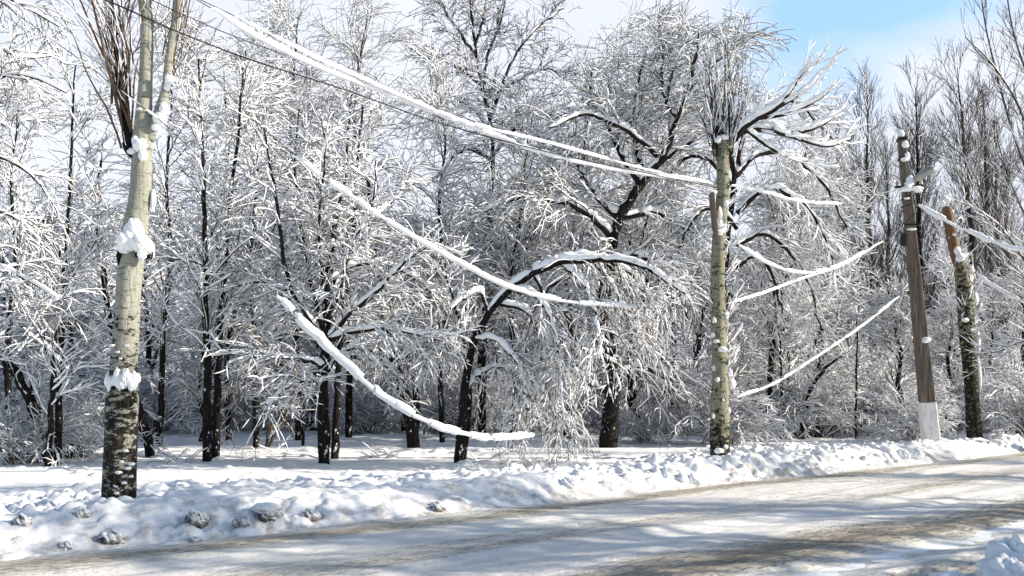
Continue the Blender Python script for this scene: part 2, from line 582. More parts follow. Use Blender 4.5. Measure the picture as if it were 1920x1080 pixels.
class Tree:
    """collects the wood of one tree; sizes are in world metres and the root sits at the foot"""
    def __init__(s, seed, foot):
        s.rng = np.random.default_rng(seed)
        s.foot = np.array(foot, float)
        s.trunks, s.limbs, s.twigs = [], [], []
        s.snow = Tubes()

    def limb(s, pts, Y, r0, r1, dY=0.0, n=18, trunk=False, jitter=0.0, k=10):
        """a limb traced along photo pixels at distance Y (+dY at its end), radii in metres"""
        m = len(pts)
        W_ = [at(p[0], p[1], Y + dY * i / (m - 1)) for i, p in enumerate(pts)]
        P = smooth_line(W_, n)
        if jitter:
            P[1:-1] += s.rng.normal(size=(n - 2, 3)) * jitter
        t = np.linspace(0, 1, n)
        R = r0 * (1 - t) + r1 * t
        R = R * (1 + 0.06 * s.rng.normal(size=n))
        (s.trunks if trunk else s.limbs).append((P[None], R[None], k))
        return P[None], R[None]

    def add(s, batch, k=3):
        s.twigs.append((batch[0], batch[1], k))
        return batch

    def sn(s, batch, sides=5, **kw):
        Q, r = snow_on(s.rng, batch[0], batch[1], **kw)
        s.snow.add(Q, r, sides)

    def build(s, name, bark, twig, snowmat='snow', root=None):
        root = root or empty(name, tuple(s.foot))
        tr = Tubes()
        for P, R, k in s.trunks:
            tr.add(P - s.foot, R, k, cap=True)
        if s.trunks:
            link('trunk', tr.mesh('trunk'), M[bark], root)
        cr = Tubes()
        for P, R, k in s.limbs:
            cr.add(P - s.foot, R, k)
        for P, R, k in s.twigs:
            cr.add(P - s.foot, R, k)
        if cr.n:
            link('crown', cr.mesh('crown', False), M[twig], root)
        if s.snow.n:
            for i in range(len(s.snow.V)):
                s.snow.V[i] = s.snow.V[i] - s.foot
            link('snow_cover', s.snow.mesh('snow_cover'), M[snowmat], root)
        return root


def cat(*bs):
    """join batches resampled to one point count"""
    n = max(b[0].shape[1] for b in bs)
    Ps, Rs = [], []
    for P, R in bs:
        m = P.shape[1]
        f = np.linspace(0, m - 1, n)
        i = np.minimum(f.astype(int), m - 2)
        fr = f - i
        Ps.append(P[:, i] * (1 - fr)[None, :, None] + P[:, i + 1] * fr[None, :, None])
        Rs.append(R[:, i] * (1 - fr) + R[:, i + 1] * fr)
    return np.concatenate(Ps), np.concatenate(Rs)


def leafless(T, parents, l2=4.0, l3=7.0, l4=0.0, size=1.0, up2=0.5, up3=0.1, snow=1.0, a2=(28, 60), droop=False, t0=0.12, twig=0.005, wig=0.35):
    """three orders of branches with their snow on a list of traced limbs"""
    rng = T.rng
    par = cat(*parents)
    l2, l3 = l2 * 1.2, l3 * 1.15
    b2 = grow(rng, *par, l2, a2, (0.7 * size, 1.9 * size), up=up2, wig=wig, n=9, t0=t0, rf=0.012, rmin=0.008, taper=0.55)
    b3 = grow(rng, *b2, l3, (25, 60), (0.55 * size, 1.7 * size), up=up3 - 0.65, wig=0.30, n=7, t0=0.1, rf=0.010, rmin=twig * 1.25)
    T.add(b2, 4)
    T.add(b3, 3)
    T.sn(b2, 5, base=0.020 * snow, k=0.9, refine=2)
    T.sn(b3, 4, base=0.0125 * snow, k=0.4, vert=0.12, keep=0.88, gap=0.08)
    if l4:
        b4 = grow(rng, *cat(par, b3), l4, (25, 65), (0.2 * size, 0.65 * size), up=up3 * 2 - 0.2, wig=0.25, n=4, t0=0.1, rf=0.008, rmin=twig)
        T.add(b4, 3)
        T.sn(b4, 3, base=0.012 * snow, k=0.4, vert=0.1, keep=0.7)
    return b2, b3


# ------------------------------------------------------------------ ground and road
def axis(parts):
    out = []
    for a, bb, st in parts:
        out.append(np.arange(a, bb, st))
    return np.concatenate(out)


us = np.concatenate([-np.geomspace(500, 14, 30), axis([(-14, -4, 0.12), (-4, 22, 0.045), (22, 45, 0.11)]), np.geomspace(45, 700, 40)])
vs = np.concatenate([-np.geomspace(200, 3, 14), axis([(-3, 2.6, 0.2), (2.6, 4.4, 0.05), (4.4, 10.2, 0.5), (10.2, 16.5, 0.04), (16.5, 22, 0.09), (22, 45, 0.4)]), np.geomspace(45, 700, 30)])
U_, V_ = np.meshgrid(us, vs)
H_ = ground_h(U_, V_)
nu, nv = len(us), len(vs)
ii = (np.arange(nv - 1)[:, None] * nu + np.arange(nu - 1)[None]).reshape(-1)
Qd = np.stack([ii, ii + 1, ii + nu + 1, ii + nu], 1)
go = link('snow_field', raw_mesh('snow_field', np.stack([U_.ravel(), V_.ravel(), H_.ravel()], 1), Qd), M['field'])
go.rotation_euler = (0, 0, ROAD_ANG)
tag(go, kind='structure')

us = np.concatenate([-np.geomspace(300, 12, 20), axis([(-12, 30, 0.07)]), np.geomspace(30, 600, 60)])
vs = np.arange(NEAR - 0.6, EDGE + 0.75, 0.045)
U_, V_ = np.meshgrid(us, vs)
wv = V_ + 0.9 * fbm(U_ * 0.12, V_ * 0.1, 91, 2)
rut = 0
for c0, wd, dp in ((5.6, 0.34, 0.045), (7.9, 0.28, 0.03), (4.75, 0.2, 0.03), (9.6, 0.2, 0.02)):
    rut = rut - dp * np.exp(-((wv - c0) / wd) ** 2) + 0.5 * dp * (np.exp(-((wv - c0 - 1.7 * wd) / (0.5 * wd)) ** 2) + np.exp(-((wv - c0 + 1.7 * wd) / (0.5 * wd)) ** 2))
Hr = -0.15 + rut + 0.016 * fbm(U_ * 0.8, V_ * 4.5, 95, 4) + 0.010 * fbm(U_ * 5, V_ * 6, 99, 3)
edge = np.minimum(V_ - vs[0], vs[-1] - V_)
Hr = Hr - 0.06 * (1 - sstep(0, 0.30, edge))
nu, nv = len(us), len(vs)
ii = (np.arange(nv - 1)[:, None] * nu + np.arange(nu - 1)[None]).reshape(-1)
Qd = np.stack([ii, ii + 1, ii + nu + 1, ii + nu], 1)
ro = link('road', raw_mesh('road', np.stack([U_.ravel(), V_.ravel(), Hr.ravel()], 1), Qd), M['road'])
ro.rotation_euler = (0, 0, ROAD_ANG)
tag(ro, kind='structure')

# ------------------------------------------------------------------ lumps of snow (closed, noisy blobs)
def blob(c, r, seed, rough=0.25, nu=44, nv=30):
    """closed noisy ellipsoid: centre c, radii r"""
    th = np.linspace(0, math.pi, nv)[:, None]
    ph = np.linspace(0, 2 * math.pi, nu, endpoint=False)[None]
    D = np.stack([np.sin(th) * np.cos(ph), np.sin(th) * np.sin(ph), np.cos(th) + 0 * ph], -1)
    q = D * 2.3 + seed * 3.1
    nz = fbm(q[..., 0] + q[..., 2] * 0.7, q[..., 1] - q[..., 2] * 0.5, seed, 4) + 0.45 * fbm(q[..., 0] * 4 - q[..., 2] * 2.2, q[..., 1] * 4 + q[..., 2] * 3.1, seed + 9, 3)
    V = np.array(c) + D * np.array(r) * (1 + rough * nz[..., None])
    ii = (np.arange(nv - 1)[:, None] * nu + np.arange(nu)[None])
    jj = (np.arange(nv - 1)[:, None] * nu + (np.arange(nu)[None] + 1) % nu)
    Q = np.stack([ii, ii + nu, jj + nu, jj], -1).reshape(-1, 4)
    return V.reshape(-1, 3), Q


def blobs_mesh(name, items):
    Vs, Qs, n = [], [], 0
    for c, r, seed, rough in items:
        V, Q = blob(c, r, seed, rough)
        Vs.append(V)
        Qs.append(Q + n)
        n += len(V)
    return raw_mesh(name, np.concatenate(Vs), np.concatenate(Qs))


def caps(name, parent, items):
    """one child mesh for each cluster of touching blobs"""
    left = list(items)
    while left:
        cl = [left.pop(0)]
        grew = True
        while grew:
            grew = False
            for it in list(left):
                if any(np.linalg.norm((np.array(it[0]) - np.array(c[0])) / (np.array(it[1]) + np.array(c[1]))) < 0.85 for c in cl):
                    cl.append(it)
                    left = [q for q in left if q is not it]
                    grew = True
        cl = [(q[0], q[1], q[2], q[3] * 0.6) for q in cl]
        link(name, blobs_mesh(name, cl), M['snow'], parent)


chunks = [
    (366, 972, 0.17, 0.15, 'black grime-covered lump of ice, largest on the snowbank', 1),
    (366, 1009, 0.095, 0.05, 'small black lump lying on the road edge under the grimy ice lump', 1),
    (42, 976, 0.12, 0.10, 'grey round snow lump on the bank near its shaded left end', 1),
    (152, 963, 0.10, 0.09, 'grey snow lump on the bank crest left of the big poplar', 1),
    (208, 1005, 0.17, 0.12, 'broad brownish snow lump low on the bank below the big poplar', 1),
    (125, 1021, 0.09, 0.06, 'small brown snow lump at the road edge beside the broad one', 1),
    (500, 955, 0.23, 0.15, 'snow-topped block of dirty ice right of the blackest lump', 1),
    (455, 975, 0.14, 0.13, 'tan snow lump pressed against the snow-topped ice block', 1),
    (580, 962, 0.17, 0.12, 'grey-streaked snow lump right of the snow-topped ice block', 1),
    (820, 945, 0.16, 0.10, 'grey snow lump where the bank face turns sunny', 1),
    (1065, 900, 0.16, 0.12, 'white snow boulder on the sunny bank, mid-way to the second poplar', 0),
    (1300, 890, 0.20, 0.15, 'white snow boulder on the bank just before the second poplar', 0),
    (1278, 893, 0.14, 0.13, 'smaller white snow boulder leaning on the bigger one by the second poplar', 0),
    (1690, 841, 0.24, 0.17, 'white snow boulder on the bank left of the concrete pole', 0),
    (1715, 842, 0.22, 0.19, 'white snow boulder nearest the foot of the concrete pole', 0),
]


def ground_hit(px, py, z=0.0):
    a = at(px, py, 10.0)
    d = a - np.array((0, 0, EYE))
    t = np.arange(0.5, 8, 0.002)[:, None]
    p = np.array((0, 0, EYE)) + d * t
    u, v = uv_of(p[:, 0], p[:, 1])
    return p[int(np.argmax(p[:, 2] <= ground_h(u, v)))]


for i, (px, py, r, h, lab, dirty) in enumerate(chunks):
    p = ground_hit(px, py + r * 60)
    p[2] = gz(p[0], p[1])
    sd_ = 200 + i * 7
    r, h = r * 0.8, h * 0.8
    its = [((0, 0, h * 0.1), (r, r * 0.8, h), sd_, 0.65)]
    for k in range(3):
        a = sd_ * 1.3 + k * 2.1
        its.append(((math.cos(a) * r * 0.5, math.sin(a) * r * 0.45, h * 0.1), (r * 0.6, r * 0.5, h * 0.8), sd_ + k + 1, 0.5))
    ch = link('snow_lump', blobs_mesh('snow_lump', its), M['dirty'] if dirty else M['snow'], loc=tuple(p))
    tag(ch, lab, 'snow lump', 'lumps of ploughed snow along the road bank')
    if i == 6:
        link('snow_cap', blobs_mesh('snow_cap', [((-0.03, 0, h * 0.95), (r * 1.0, r * 0.8, h * 0.5), 91, 0.3)]), M['snow'], ch)

# the bright heap of the near bank, lower right
p = np.array((*(RU * 9.6 + RV * 3.75), -0.15))
hp = link('snow_heap', blobs_mesh('snow_heap', [((-.02, 0, .03), (.30, .28, .34), 5, .4), ((.42, -.02, .0), (.22, .22, .20), 7, .5), ((-.25, -.25, .02), (.3, .3, .22), 9, .4),
                                                   ((.25, -.5, .0), (.4, .34, .24), 11, .5), ((.75, -.2, .0), (.26, .26, .22), 13, .5), ((-.75, -.15, -.03), (.25, .16, .10), 15, .4)]), M['snow'], loc=tuple(p))
tag(hp, 'bright rounded heap of ploughed snow on the near side of the road', 'snow heap')


# ------------------------------------------------------------------ prototype trees for the wood
def proto_oak(seed, H=10.5, spread=1.0, snow=1.25, warm=False, dens=1.0, name='bare_tree', droop=0.0, lean=0.0):
    T = Tree(seed, (0, 0, 0))
    rng = T.rng
    n = 16
    zz = np.linspace(-0.2, H * 0.9, n)
    off = np.cumsum(rng.normal(size=(n, 2)) * 0.10, 0) + lean * (np.maximum(zz, 0)[:, None] / H) ** 1.3
    P = np.column_stack([off - off[0], zz])[None]
    R = (0.016 * H * (1 - np.linspace(0, 1, n)) ** 0.8 + 0.012)[None]
    T.trunks.append((P, R, 8))
    b1 = grow(rng, P, R, 2.6 * dens, (30, 65), (1.6 * spread, 4.2 * spread), up=0.35, wig=0.45, n=10, t0=0.20, rf=0.017, rmin=0.014, taper=0.55)
    b2 = grow(rng, *cat((P[:, 4:], R[:, 4:]), b1), 2.7 * dens, (30, 65), (0.8, 2.4), up=0.0 - droop, wig=0.38, n=7, t0=0.1, rf=0.012, rmin=0.009)
    b3 = grow(rng, *b2, 6.6 * dens, (25, 65), (0.5, 1.5), up=-0.15 - 1.5 * droop, wig=0.30, n=4, t0=0.1, rf=0.010, rmin=0.008)
    T.add(b1, 5)
    T.add(b2, 4)
    T.add(b3, 3)
    T.sn((P, R), 5, base=0.01, k=0.4)
    T.sn(b1, 5, base=0.034 * snow, k=0.7, refine=2)
    T.sn(b2, 4, base=0.027 * snow, k=0.7)
    T.sn(b3, 3, base=0.016 * snow, k=0.4, vert=0.1, keep=0.68, gap=0.12)
    return T.build(name, 'bark', 'warmtwig' if warm else 'twig')


def proto_poplar(seed, H=20.0, name='far_poplar'):
    """upright column of ascending branches, hardly any snow"""
    T = Tree(seed, (0, 0, 0))
    rng = T.rng
    n = 14
    zz = np.linspace(-0.2, H, n)
    off = np.cumsum(rng.normal(size=(n, 2)) * 0.08, 0)
    P = np.column_stack([off - off[0], zz])[None]
    R = (0.013 * H * (1 - np.linspace(0, 1, n)) + 0.02)[None]
    T.trunks.append((P, R, 8))
    b1 = grow(rng, P, R, 3.0, (22, 38), (3.0, 7.5), up=0.22, wig=0.22, n=9, t0=0.12, t1=0.97, rf=0.011, rmin=0.020, taper=0.72)
    b2 = grow(rng, *b1, 2.8, (14, 30), (1.2, 3.2), up=0.25, wig=0.2, n=6, t0=0.15, rf=0.009, rmin=0.012)
    b3 = grow(rng, *b2, 2.3, (14, 32), (0.5, 1.4), up=0.3, wig=0.2, n=4, t0=0.15, rf=0.010, rmin=0.009)
    T.add(b1, 4)
    T.add(b2, 3)
    T.add(b3, 3)
    T.sn(b1, 4, base=0.045, k=0.3, vert=0.1, keep=0.8)
    T.sn(b2, 4, base=0.03, k=0.3, vert=0.1, keep=0.5)
    return T.build(name, 'bark', 'greytwig')


def proto_bush(seed, R0=2.2, name='bush', snow=0.95, stems=46, warm=True, up=-0.55, lmul=1.0):
    """many stems from the ground arching over under their snow"""
    T = Tree(seed, (0, 0, 0))
    rng = T.rng
    N, n = stems, 12
    a = rng.uniform(0, 2 * math.pi, N)
    el = rng.uniform(0.75, 1.45, N)
    d = np.stack([np.cos(a) * np.cos(el), np.sin(a) * np.cos(el), np.sin(el)], 1)
    L = rng.uniform(0.8, 1.6, N) * R0 * lmul
    P = np.empty((N, n, 3))
    P[:, 0] = np.stack([rng.normal(size=N) * 0.28 * R0 * 0.5, rng.normal(size=N) * 0.28 * R0 * 0.5, np.full(N, -0.1)], 1)
    for k in range(1, n):
        d = norm(d + np.array([0, 0, 1]) * up * L[:, None] / n * (k / n) * 2 + rng.normal(size=(N, 3)) * 0.07)
        P[:, k] = P[:, k - 1] + d * (L / (n - 1))[:, None]
    R = (0.007 * L)[:, None] * (1 - 0.8 * np.linspace(0, 1, n)[None]) + 0.003
    T.limbs.append((P, R, 5))
    b2 = grow(rng, P, R, 4.5, (18, 50), (0.5, 1.5), up=-0.45, wig=0.25, n=6, t0=0.2, rf=0.009, rmin=0.007)
    b3 = grow(rng, *b2, 5.5, (25, 60), (0.2, 0.7), up=-0.3, wig=0.35, n=4, t0=0.1, rf=0.008, rmin=0.006)
    T.add(b2, 4)
    T.add(b3, 3)
    T.sn((P, R), 5, base=0.030 * snow, k=0.6, refine=2)
    T.sn(b2, 4, base=0.024 * snow, k=0.5)
    T.sn(b3, 4, base=0.018 * snow, k=0.4, vert=0.0)
    return T.build(name, 'twig', 'warmtwig' if warm else 'twig')


def copy_tree(root, loc, rz, s, label=None, group=None):
    r = root.copy()
    COL.objects.link(r)
    r.location = loc
    r.rotation_euler = (0, 0, rz)
    r.scale = s
    if label:
        r['label'] = label
    if group:
        r['group'] = group
    for ch in root.children:
        c = ch.copy()
        COL.objects.link(c)
        c.parent = r
    return r


RNG = random.Random(7)
G_WOOD = 'snow-laden trees crowding the wood behind the front trees'
L_WOOD = 'slim bare tree with snow on every twig, one of many crowding the wood'
protos = [proto_oak(100 + i, H=h, spread=s, warm=w, droop=d, lean=l) for i, (h, s, w, d, l) in enumerate(
    [(10.5, 1.0, False, 0.10, 0.3), (9.0, 1.1, True, 0.30, -0.5), (12.0, 1.0, False, 0.05, 0.2), (8.0, 0.9, True, 0.35, 0.8), (11.0, 1.25, False, 0.15, -0.3)])]
used = [False] * 5


def put(protos_, used_, k, X, Y, s, lab, cat_, grp, rz=None, sz=None):
    z = gz(X, Y) - 0.05
    rz = RNG.uniform(0, 6.28) if rz is None else rz
    sc_ = (s, s, s * (sz or 1))
    if not used_[k]:
        r = protos_[k]
        used_[k] = True
        r.location, r.rotation_euler, r.scale = (X, Y, z), (0, 0, rz), sc_
    else:
        r = copy_tree(protos_[k], (X, Y, z), rz, sc_)
    tag(r, lab, cat_, grp)
    return r


def spread(Y, n, x0, x1, jit, jy):
    for i in range(n):
        px = x0 + (x1 - x0) * (i + 0.5 + RNG.uniform(-jit, jit)) / n
        yy = Y + RNG.uniform(-jy, jy)
        yield (px - 960) / F * yy, yy, px


# rows of the wood, ever deeper
for Y, n, sc0 in ((32, 11, 0.72), (38, 16, 0.82), (46, 20, 0.90), (57, 22, 0.98), (72, 24, 1.1)):
    for X, yy, px in spread(Y, n, -80, 2000, 0.4, 3.5):
        s = sc0 * RNG.uniform(0.85, 1.15)
        if 1080 < px < 1560:
            s *= 1.12
        if px > 1560:
            s *= 0.72
        put(protos, used, RNG.randrange(5), X, yy, s, L_WOOD, 'tree', G_WOOD)

bushes = [proto_bush(300, 2.4), proto_bush(301, 1.9, stems=46), proto_bush(302, 2.8, stems=42, warm=False)]
usedb = [False] * 3
G_BUSH = 'snow-bowed bushes of the undergrowth'
L_BUSH = 'thicket of thin brown stems bowed under snow, one of many under the trees'
for Y, n in ((30, 11), (36, 20), (43, 24), (54, 26), (68, 26)):
    for X, yy, px in spread(Y, n, -60, 1980, 0.45, 2.5):
        if Y == 30 and (380 < px < 1330):
            continue
        if Y == 36 and 480 < px < 1080 and RNG.random() < 0.05:
            continue
        put(bushes, usedb, RNG.randrange(3), X, yy, RNG.uniform(0.7, 1.15), L_BUSH, 'bush', G_BUSH)

# upright poplars on the skyline
pops = [proto_poplar(401), proto_poplar(402)]
usedp = [False] * 2
for i, (px, top, Y, lab) in enumerate((
        (1632, 168, 66, 'tall narrow bare poplar on the skyline left of the concrete pole'),
        (1596, 235, 70, 'shorter bare poplar at the left end of the skyline row'),
        (1668, 275, 72, 'low bare poplar close behind the concrete pole'),
        (1752, 160, 62, 'narrow bare poplar rising directly above the street lamp'),
        (1728, 250, 70, 'short bare poplar between the pole top and the street lamp'),
        (1812, 130, 56, 'bare poplar on the skyline just right of the snapped trunk'),
        (1856, 175, 60, 'bare poplar with thick ascending limbs, second right of the snapped trunk'),
        (1900, 200, 62, 'bare poplar partly hidden by the big near poplar crown'))):
    Hh = at(px, top, Y)[2]
    put(pops, usedp, i % 2, (px - 960) / F * Y, Y, Hh / 20.0, lab, 'tree', 'bare poplars on the skyline')

# ------------------------------------------------------------------ traced trees of the front rows
def foot(px, py, Y):
    p = at(px, py, Y)
    return (p[0], p[1], gz(p[0], p[1]))


def base_pts(ft, pts, Y):
    """first pixel of a trunk replaced by one just under the snow"""
    return pts


def root_trunk(T, P, R):
    """let the trunk run into the snow"""
    P[0, 0, 2] = T.foot[2] - 0.25
    return P, R


def px2m(r, Y):
    return r * Y / F


# tree A1, A2: pair of slim dark trunks
def slim(seed, pts, Y, r0, r1, lab, dens=2.6, size=1.0, name='young_tree', snow=1.2, up=0.6, group=None, l3=5.0, l4=0.0, ang=(30, 55)):
    T = Tree(seed, foot(pts[0][0], pts[0][1], Y))
    tr = root_trunk(T, *T.limb(pts, Y, px2m(r0, Y), px2m(r1, Y), n=26, trunk=True, jitter=0.012))
    P, R = tr
    b1 = grow(T.rng, P, R, dens, ang, (1.0 * size, 2.8 * size), up=up * 0.5, wig=0.35, n=10, t0=0.22, rf=0.012, rmin=0.010, taper=0.5)
    T.add(b1, 5)
    T.sn(b1, 5, base=0.024 * snow, k=0.8, refine=2)
    T.sn(tr, 5, base=0.012, k=0.2)
    leafless(T, [(P[:, 8:], R[:, 8:]), b1], l2=2.6, l3=l3, l4=l4, size=0.75 * size, snow=snow, up2=up * 0.5, up3=0.1)
    r = T.build(name, 'bark', 'twig')
    tag(r, lab, 'tree', group)
    return r


slim(11, [(388, 872), (389, 760), (388, 640), (385, 500), (383, 380), (378, 250), (372, 110)], 20.5, 8.5, 1.6, 'slim dark-trunked tree, left of the close pair with straight black stems')
slim(12, [(404, 862), (407, 760), (413, 620), (424, 480), (432, 370), (446, 250), (460, 95)], 21.6, 7.5, 1.4, 'slim dark-trunked tree, right of the close pair, bending slightly right')
slim(13, [(108, 888), (110, 720), (118, 560), (128, 400), (134, 260), (142, 120)], 20.0, 7, 1.3, 'tall thin dark tree standing left of the big pale poplar')
slim(14, [(88, 885), (98, 740), (104, 600), (112, 470)], 19.6, 6, 2, 'short thin dark tree beside the taller one left of the big pale poplar', size=0.8)
slim(15, [(92, 872), (72, 790), (42, 720), (5, 675), (-50, 640)], 20.6, 12, 7, 'thick leaning dark trunk sloping up out at the left edge', size=0.9)
slim(16, [(285, 850), (268, 790), (240, 700), (205, 600), (190, 480), (180, 380), (190, 300)], 22.5, 8, 2.5, 'leaning snow-topped tree half hidden behind the big pale poplar')

# left-edge tree whose drooping crown comes into the frame
T = Tree(21, foot(-230, 930, 16.0))
tr = root_trunk(T, *T.limb([(-230, 930), (-225, 700), (-230, 400), (-220, 100), (-210, -100)], 16, 0.16, 0.06, n=20, trunk=True))
ls = []
for pts in ([(-225, 420), (-120, 250), (-10, 150), (60, 145), (125, 175)], [(-228, 300), (-120, 150), (-20, 90), (40, 110), (95, 105)], [(-225, 480), (-130, 420), (-50, 390), (30, 410), (80, 460)],
            [(-222, 180), (-130, 30), (-40, -20), (40, 10), (110, 50)], [(-228, 560), (-100, 520), (-20, 500), (60, 530), (120, 570)], [(-225, 380), (-120, 300), (-20, 290), (60, 330), (110, 400)]):
    lb = T.limb(pts, 16, 0.045, 0.012, dY=RNG.uniform(-1, 2), n=18)
    ls.append(lb)
    T.sn(lb, 6, base=0.03, k=0.9, refine=2)
leafless(T, ls, l2=4.2, l3=6, l4=2, size=0.8, snow=1.1, up2=-0.2, up3=-0.3)
tag(T.build('bare_tree', 'bark', 'twig'), 'bare tree at the left edge, its drooping snowy branches reaching in', 'tree')

# tree B: vase-shaped, heavy snow, centre left
YB = 20.2
T = Tree(31, foot(608, 872, YB))
tr = root_trunk(T, *T.limb([(608, 872), (607, 790), (606, 700), (611, 640), (614, 560), (617, 480)], YB, px2m(12, YB), px2m(7, YB), n=26, trunk=True, jitter=0.01))
T.sn(tr, 6, base=0.015, k=0.3)
ls = []
for pts, r0, r1, dy in (
        ([(611, 655), (575, 590), (545, 540), (530, 470), (522, 390), (508, 320), (495, 240)], 5.5, 1.5, -1.2),
        ([(612, 650), (590, 560), (572, 470), (560, 390), (552, 300), (560, 210)], 5, 1.2, 0.5),
        ([(616, 500), (628, 420), (644, 340), (652, 260), (660, 170)], 6, 1.3, 1.5),
        ([(613, 640), (655, 590), (710, 545), (760, 490), (815, 455)], 5.5, 1.5, -1.0),
        ([(610, 690), (570, 676), (510, 668), (450, 664), (395, 668)], 4.2, 1.3, -0.8),
        ([(612, 640), (660, 622), (720, 618), (790, 628), (845, 630)], 4.2, 1.3, -1.2),
        ([(614, 560), (650, 480), (690, 420), (740, 370), (770, 310)], 5, 1.3, 1.6),
        ([(611, 700), (640, 660), (690, 655), (730, 690), (760, 730)], 3.4, 1.2, 0.8),
        ([(612, 610), (570, 560), (500, 530), (450, 535), (400, 560)], 4, 1.2, 1.2),
        ([(614, 560), (600, 480), (598, 400), (610, 300), (602, 220)], 4, 1.2, -1.0),
        ([(614, 530), (665, 500), (730, 500), (790, 530), (820, 570)], 4, 1.2, 1.0),
        ([(609, 720), (580, 715), (540, 725), (500, 760)], 3, 1.2, -1.0),
        ([(612, 600), (640, 540), (655, 470), (700, 380), (705, 300)], 4.5, 1.2, -1.6)):
    lb = T.limb(pts, YB, px2m(r0, YB), px2m(r1, YB), dY=dy, n=22, jitter=0.012)
    ls.append(lb)
    T.sn(lb, 6, base=0.036, k=1.0, refine=2, cap=0.12, vert=0.05)
leafless(T, ls, l2=4.6, l3=5.5, l4=2.0, size=0.85, snow=1.15, up2=-0.25, up3=-0.2)
tag(T.build('spreading_tree', 'bark', 'twig'), 'dark tree with a wide vase of heavily snowed limbs, centre left', 'tree')

slim(17, [(626, 860), (632, 780), (636, 660), (645, 560), (662, 450), (668, 330), (680, 200)], 21.8, 7.5, 2, 'thinner dark trunk rising just behind the vase-shaped tree')

# tree C: leaning dark trunk
slim(18, [(777, 838), (768, 780), (748, 710), (732, 650), (722, 560), (700, 460), (690, 330)], 26.5, 12.5, 3, 'thick dark trunk leaning left behind the fallen snowy cable', size=1.15)

# tree D: bowed over, weeping
YD = 19.8
T = Tree(41, foot(860, 875, YD))
tr = root_trunk(T, *T.limb([(860, 875), (866, 800), (872, 720), (890, 640), (915, 590), (950, 548), (1000, 512)], YD, px2m(9.5, YD), px2m(6, YD), n=26, trunk=True, jitter=0.01))
T.sn(tr, 6, base=0.03, k=0.9, cap=0.10)
ls = []
for pts, r0, r1, dy in (
        ([(1000, 512), (1050, 493), (1110, 488), (1170, 492), (1225, 512), (1285, 552)], 7, 2, -0.6),
        ([(1000, 512), (1080, 480), (1150, 495), (1200, 530), (1235, 590)], 5, 1.5, 0.9),
        ([(960, 542), (1010, 560), (1040, 620), (1050, 700), (1058, 790)], 4.5, 1.5, -1.2),
        ([(930, 570), (985, 585), (1015, 650), (1030, 740), (1075, 800)], 4, 1.5, 0.8),
        ([(1050, 493), (1100, 540), (1120, 610), (1130, 690)], 4, 1.2, -1.2),
        ([(1110, 488), (1150, 540), (1180, 600), (1215, 660)], 3.6, 1.2, 0.6),
        ([(915, 590), (900, 550), (870, 560), (845, 580)], 4, 2, -0.8),
        ([(890, 640), (930, 640), (975, 690), (990, 770)], 3.5, 1.2, -0.8),
        ([(868, 740), (900, 700), (950, 690), (985, 730)], 3, 1.2, 1.0),
        ([(880, 680), (850, 640), (800, 640), (760, 670)], 3.2, 1.2, 0.8),
        ([(1000, 512), (1020, 560), (1025, 640), (1020, 720)], 3.6, 1.2, 0.9)):
    lb = T.limb(pts, YD, px2m(r0, YD) * 0.85, px2m(r1, YD), dY=dy, n=22, jitter=0.012, trunk=True)
    ls.append(lb)
    T.sn(lb, 6, base=0.045, k=1.1, refine=2, cap=0.13, vert=0.0)
# hanging curtains of twigs
wb = grow(T.rng, *cat(*ls), 9, (30, 85), (0.5, 2.3), up=-1.5, wig=0.34, n=10, t0=0.15, rf=0.008, rmin=0.008, taper=0.2)
wc = grow(T.rng, *wb, 8.0, (20, 65), (0.2, 0.9), up=-1.2, wig=0.45, n=6, t0=0.1, rf=0.008, rmin=0.005)
T.add(wb, 4)
T.add(wc, 3)
T.sn(wb, 5, base=0.019, k=0.6, refine=2, vert=-0.4, lump=0.9, gap=0.3)
T.sn(wc, 4, base=0.012, k=0.5, vert=-0.35, lump=0.9, gap=0.25, keep=0.85)
tag(T.build('weeping_tree', 'bark', 'warmtwig'), 'tree bowed right in a high arch, its white twigs hanging to the ground', 'tree')
slim(19, [(868, 868), (878, 790), (880, 720), (872, 650), (850, 560), (820, 480)], 20.6, 5, 1.6, 'thin dark stem growing at the foot of the arching tree', size=0.7)

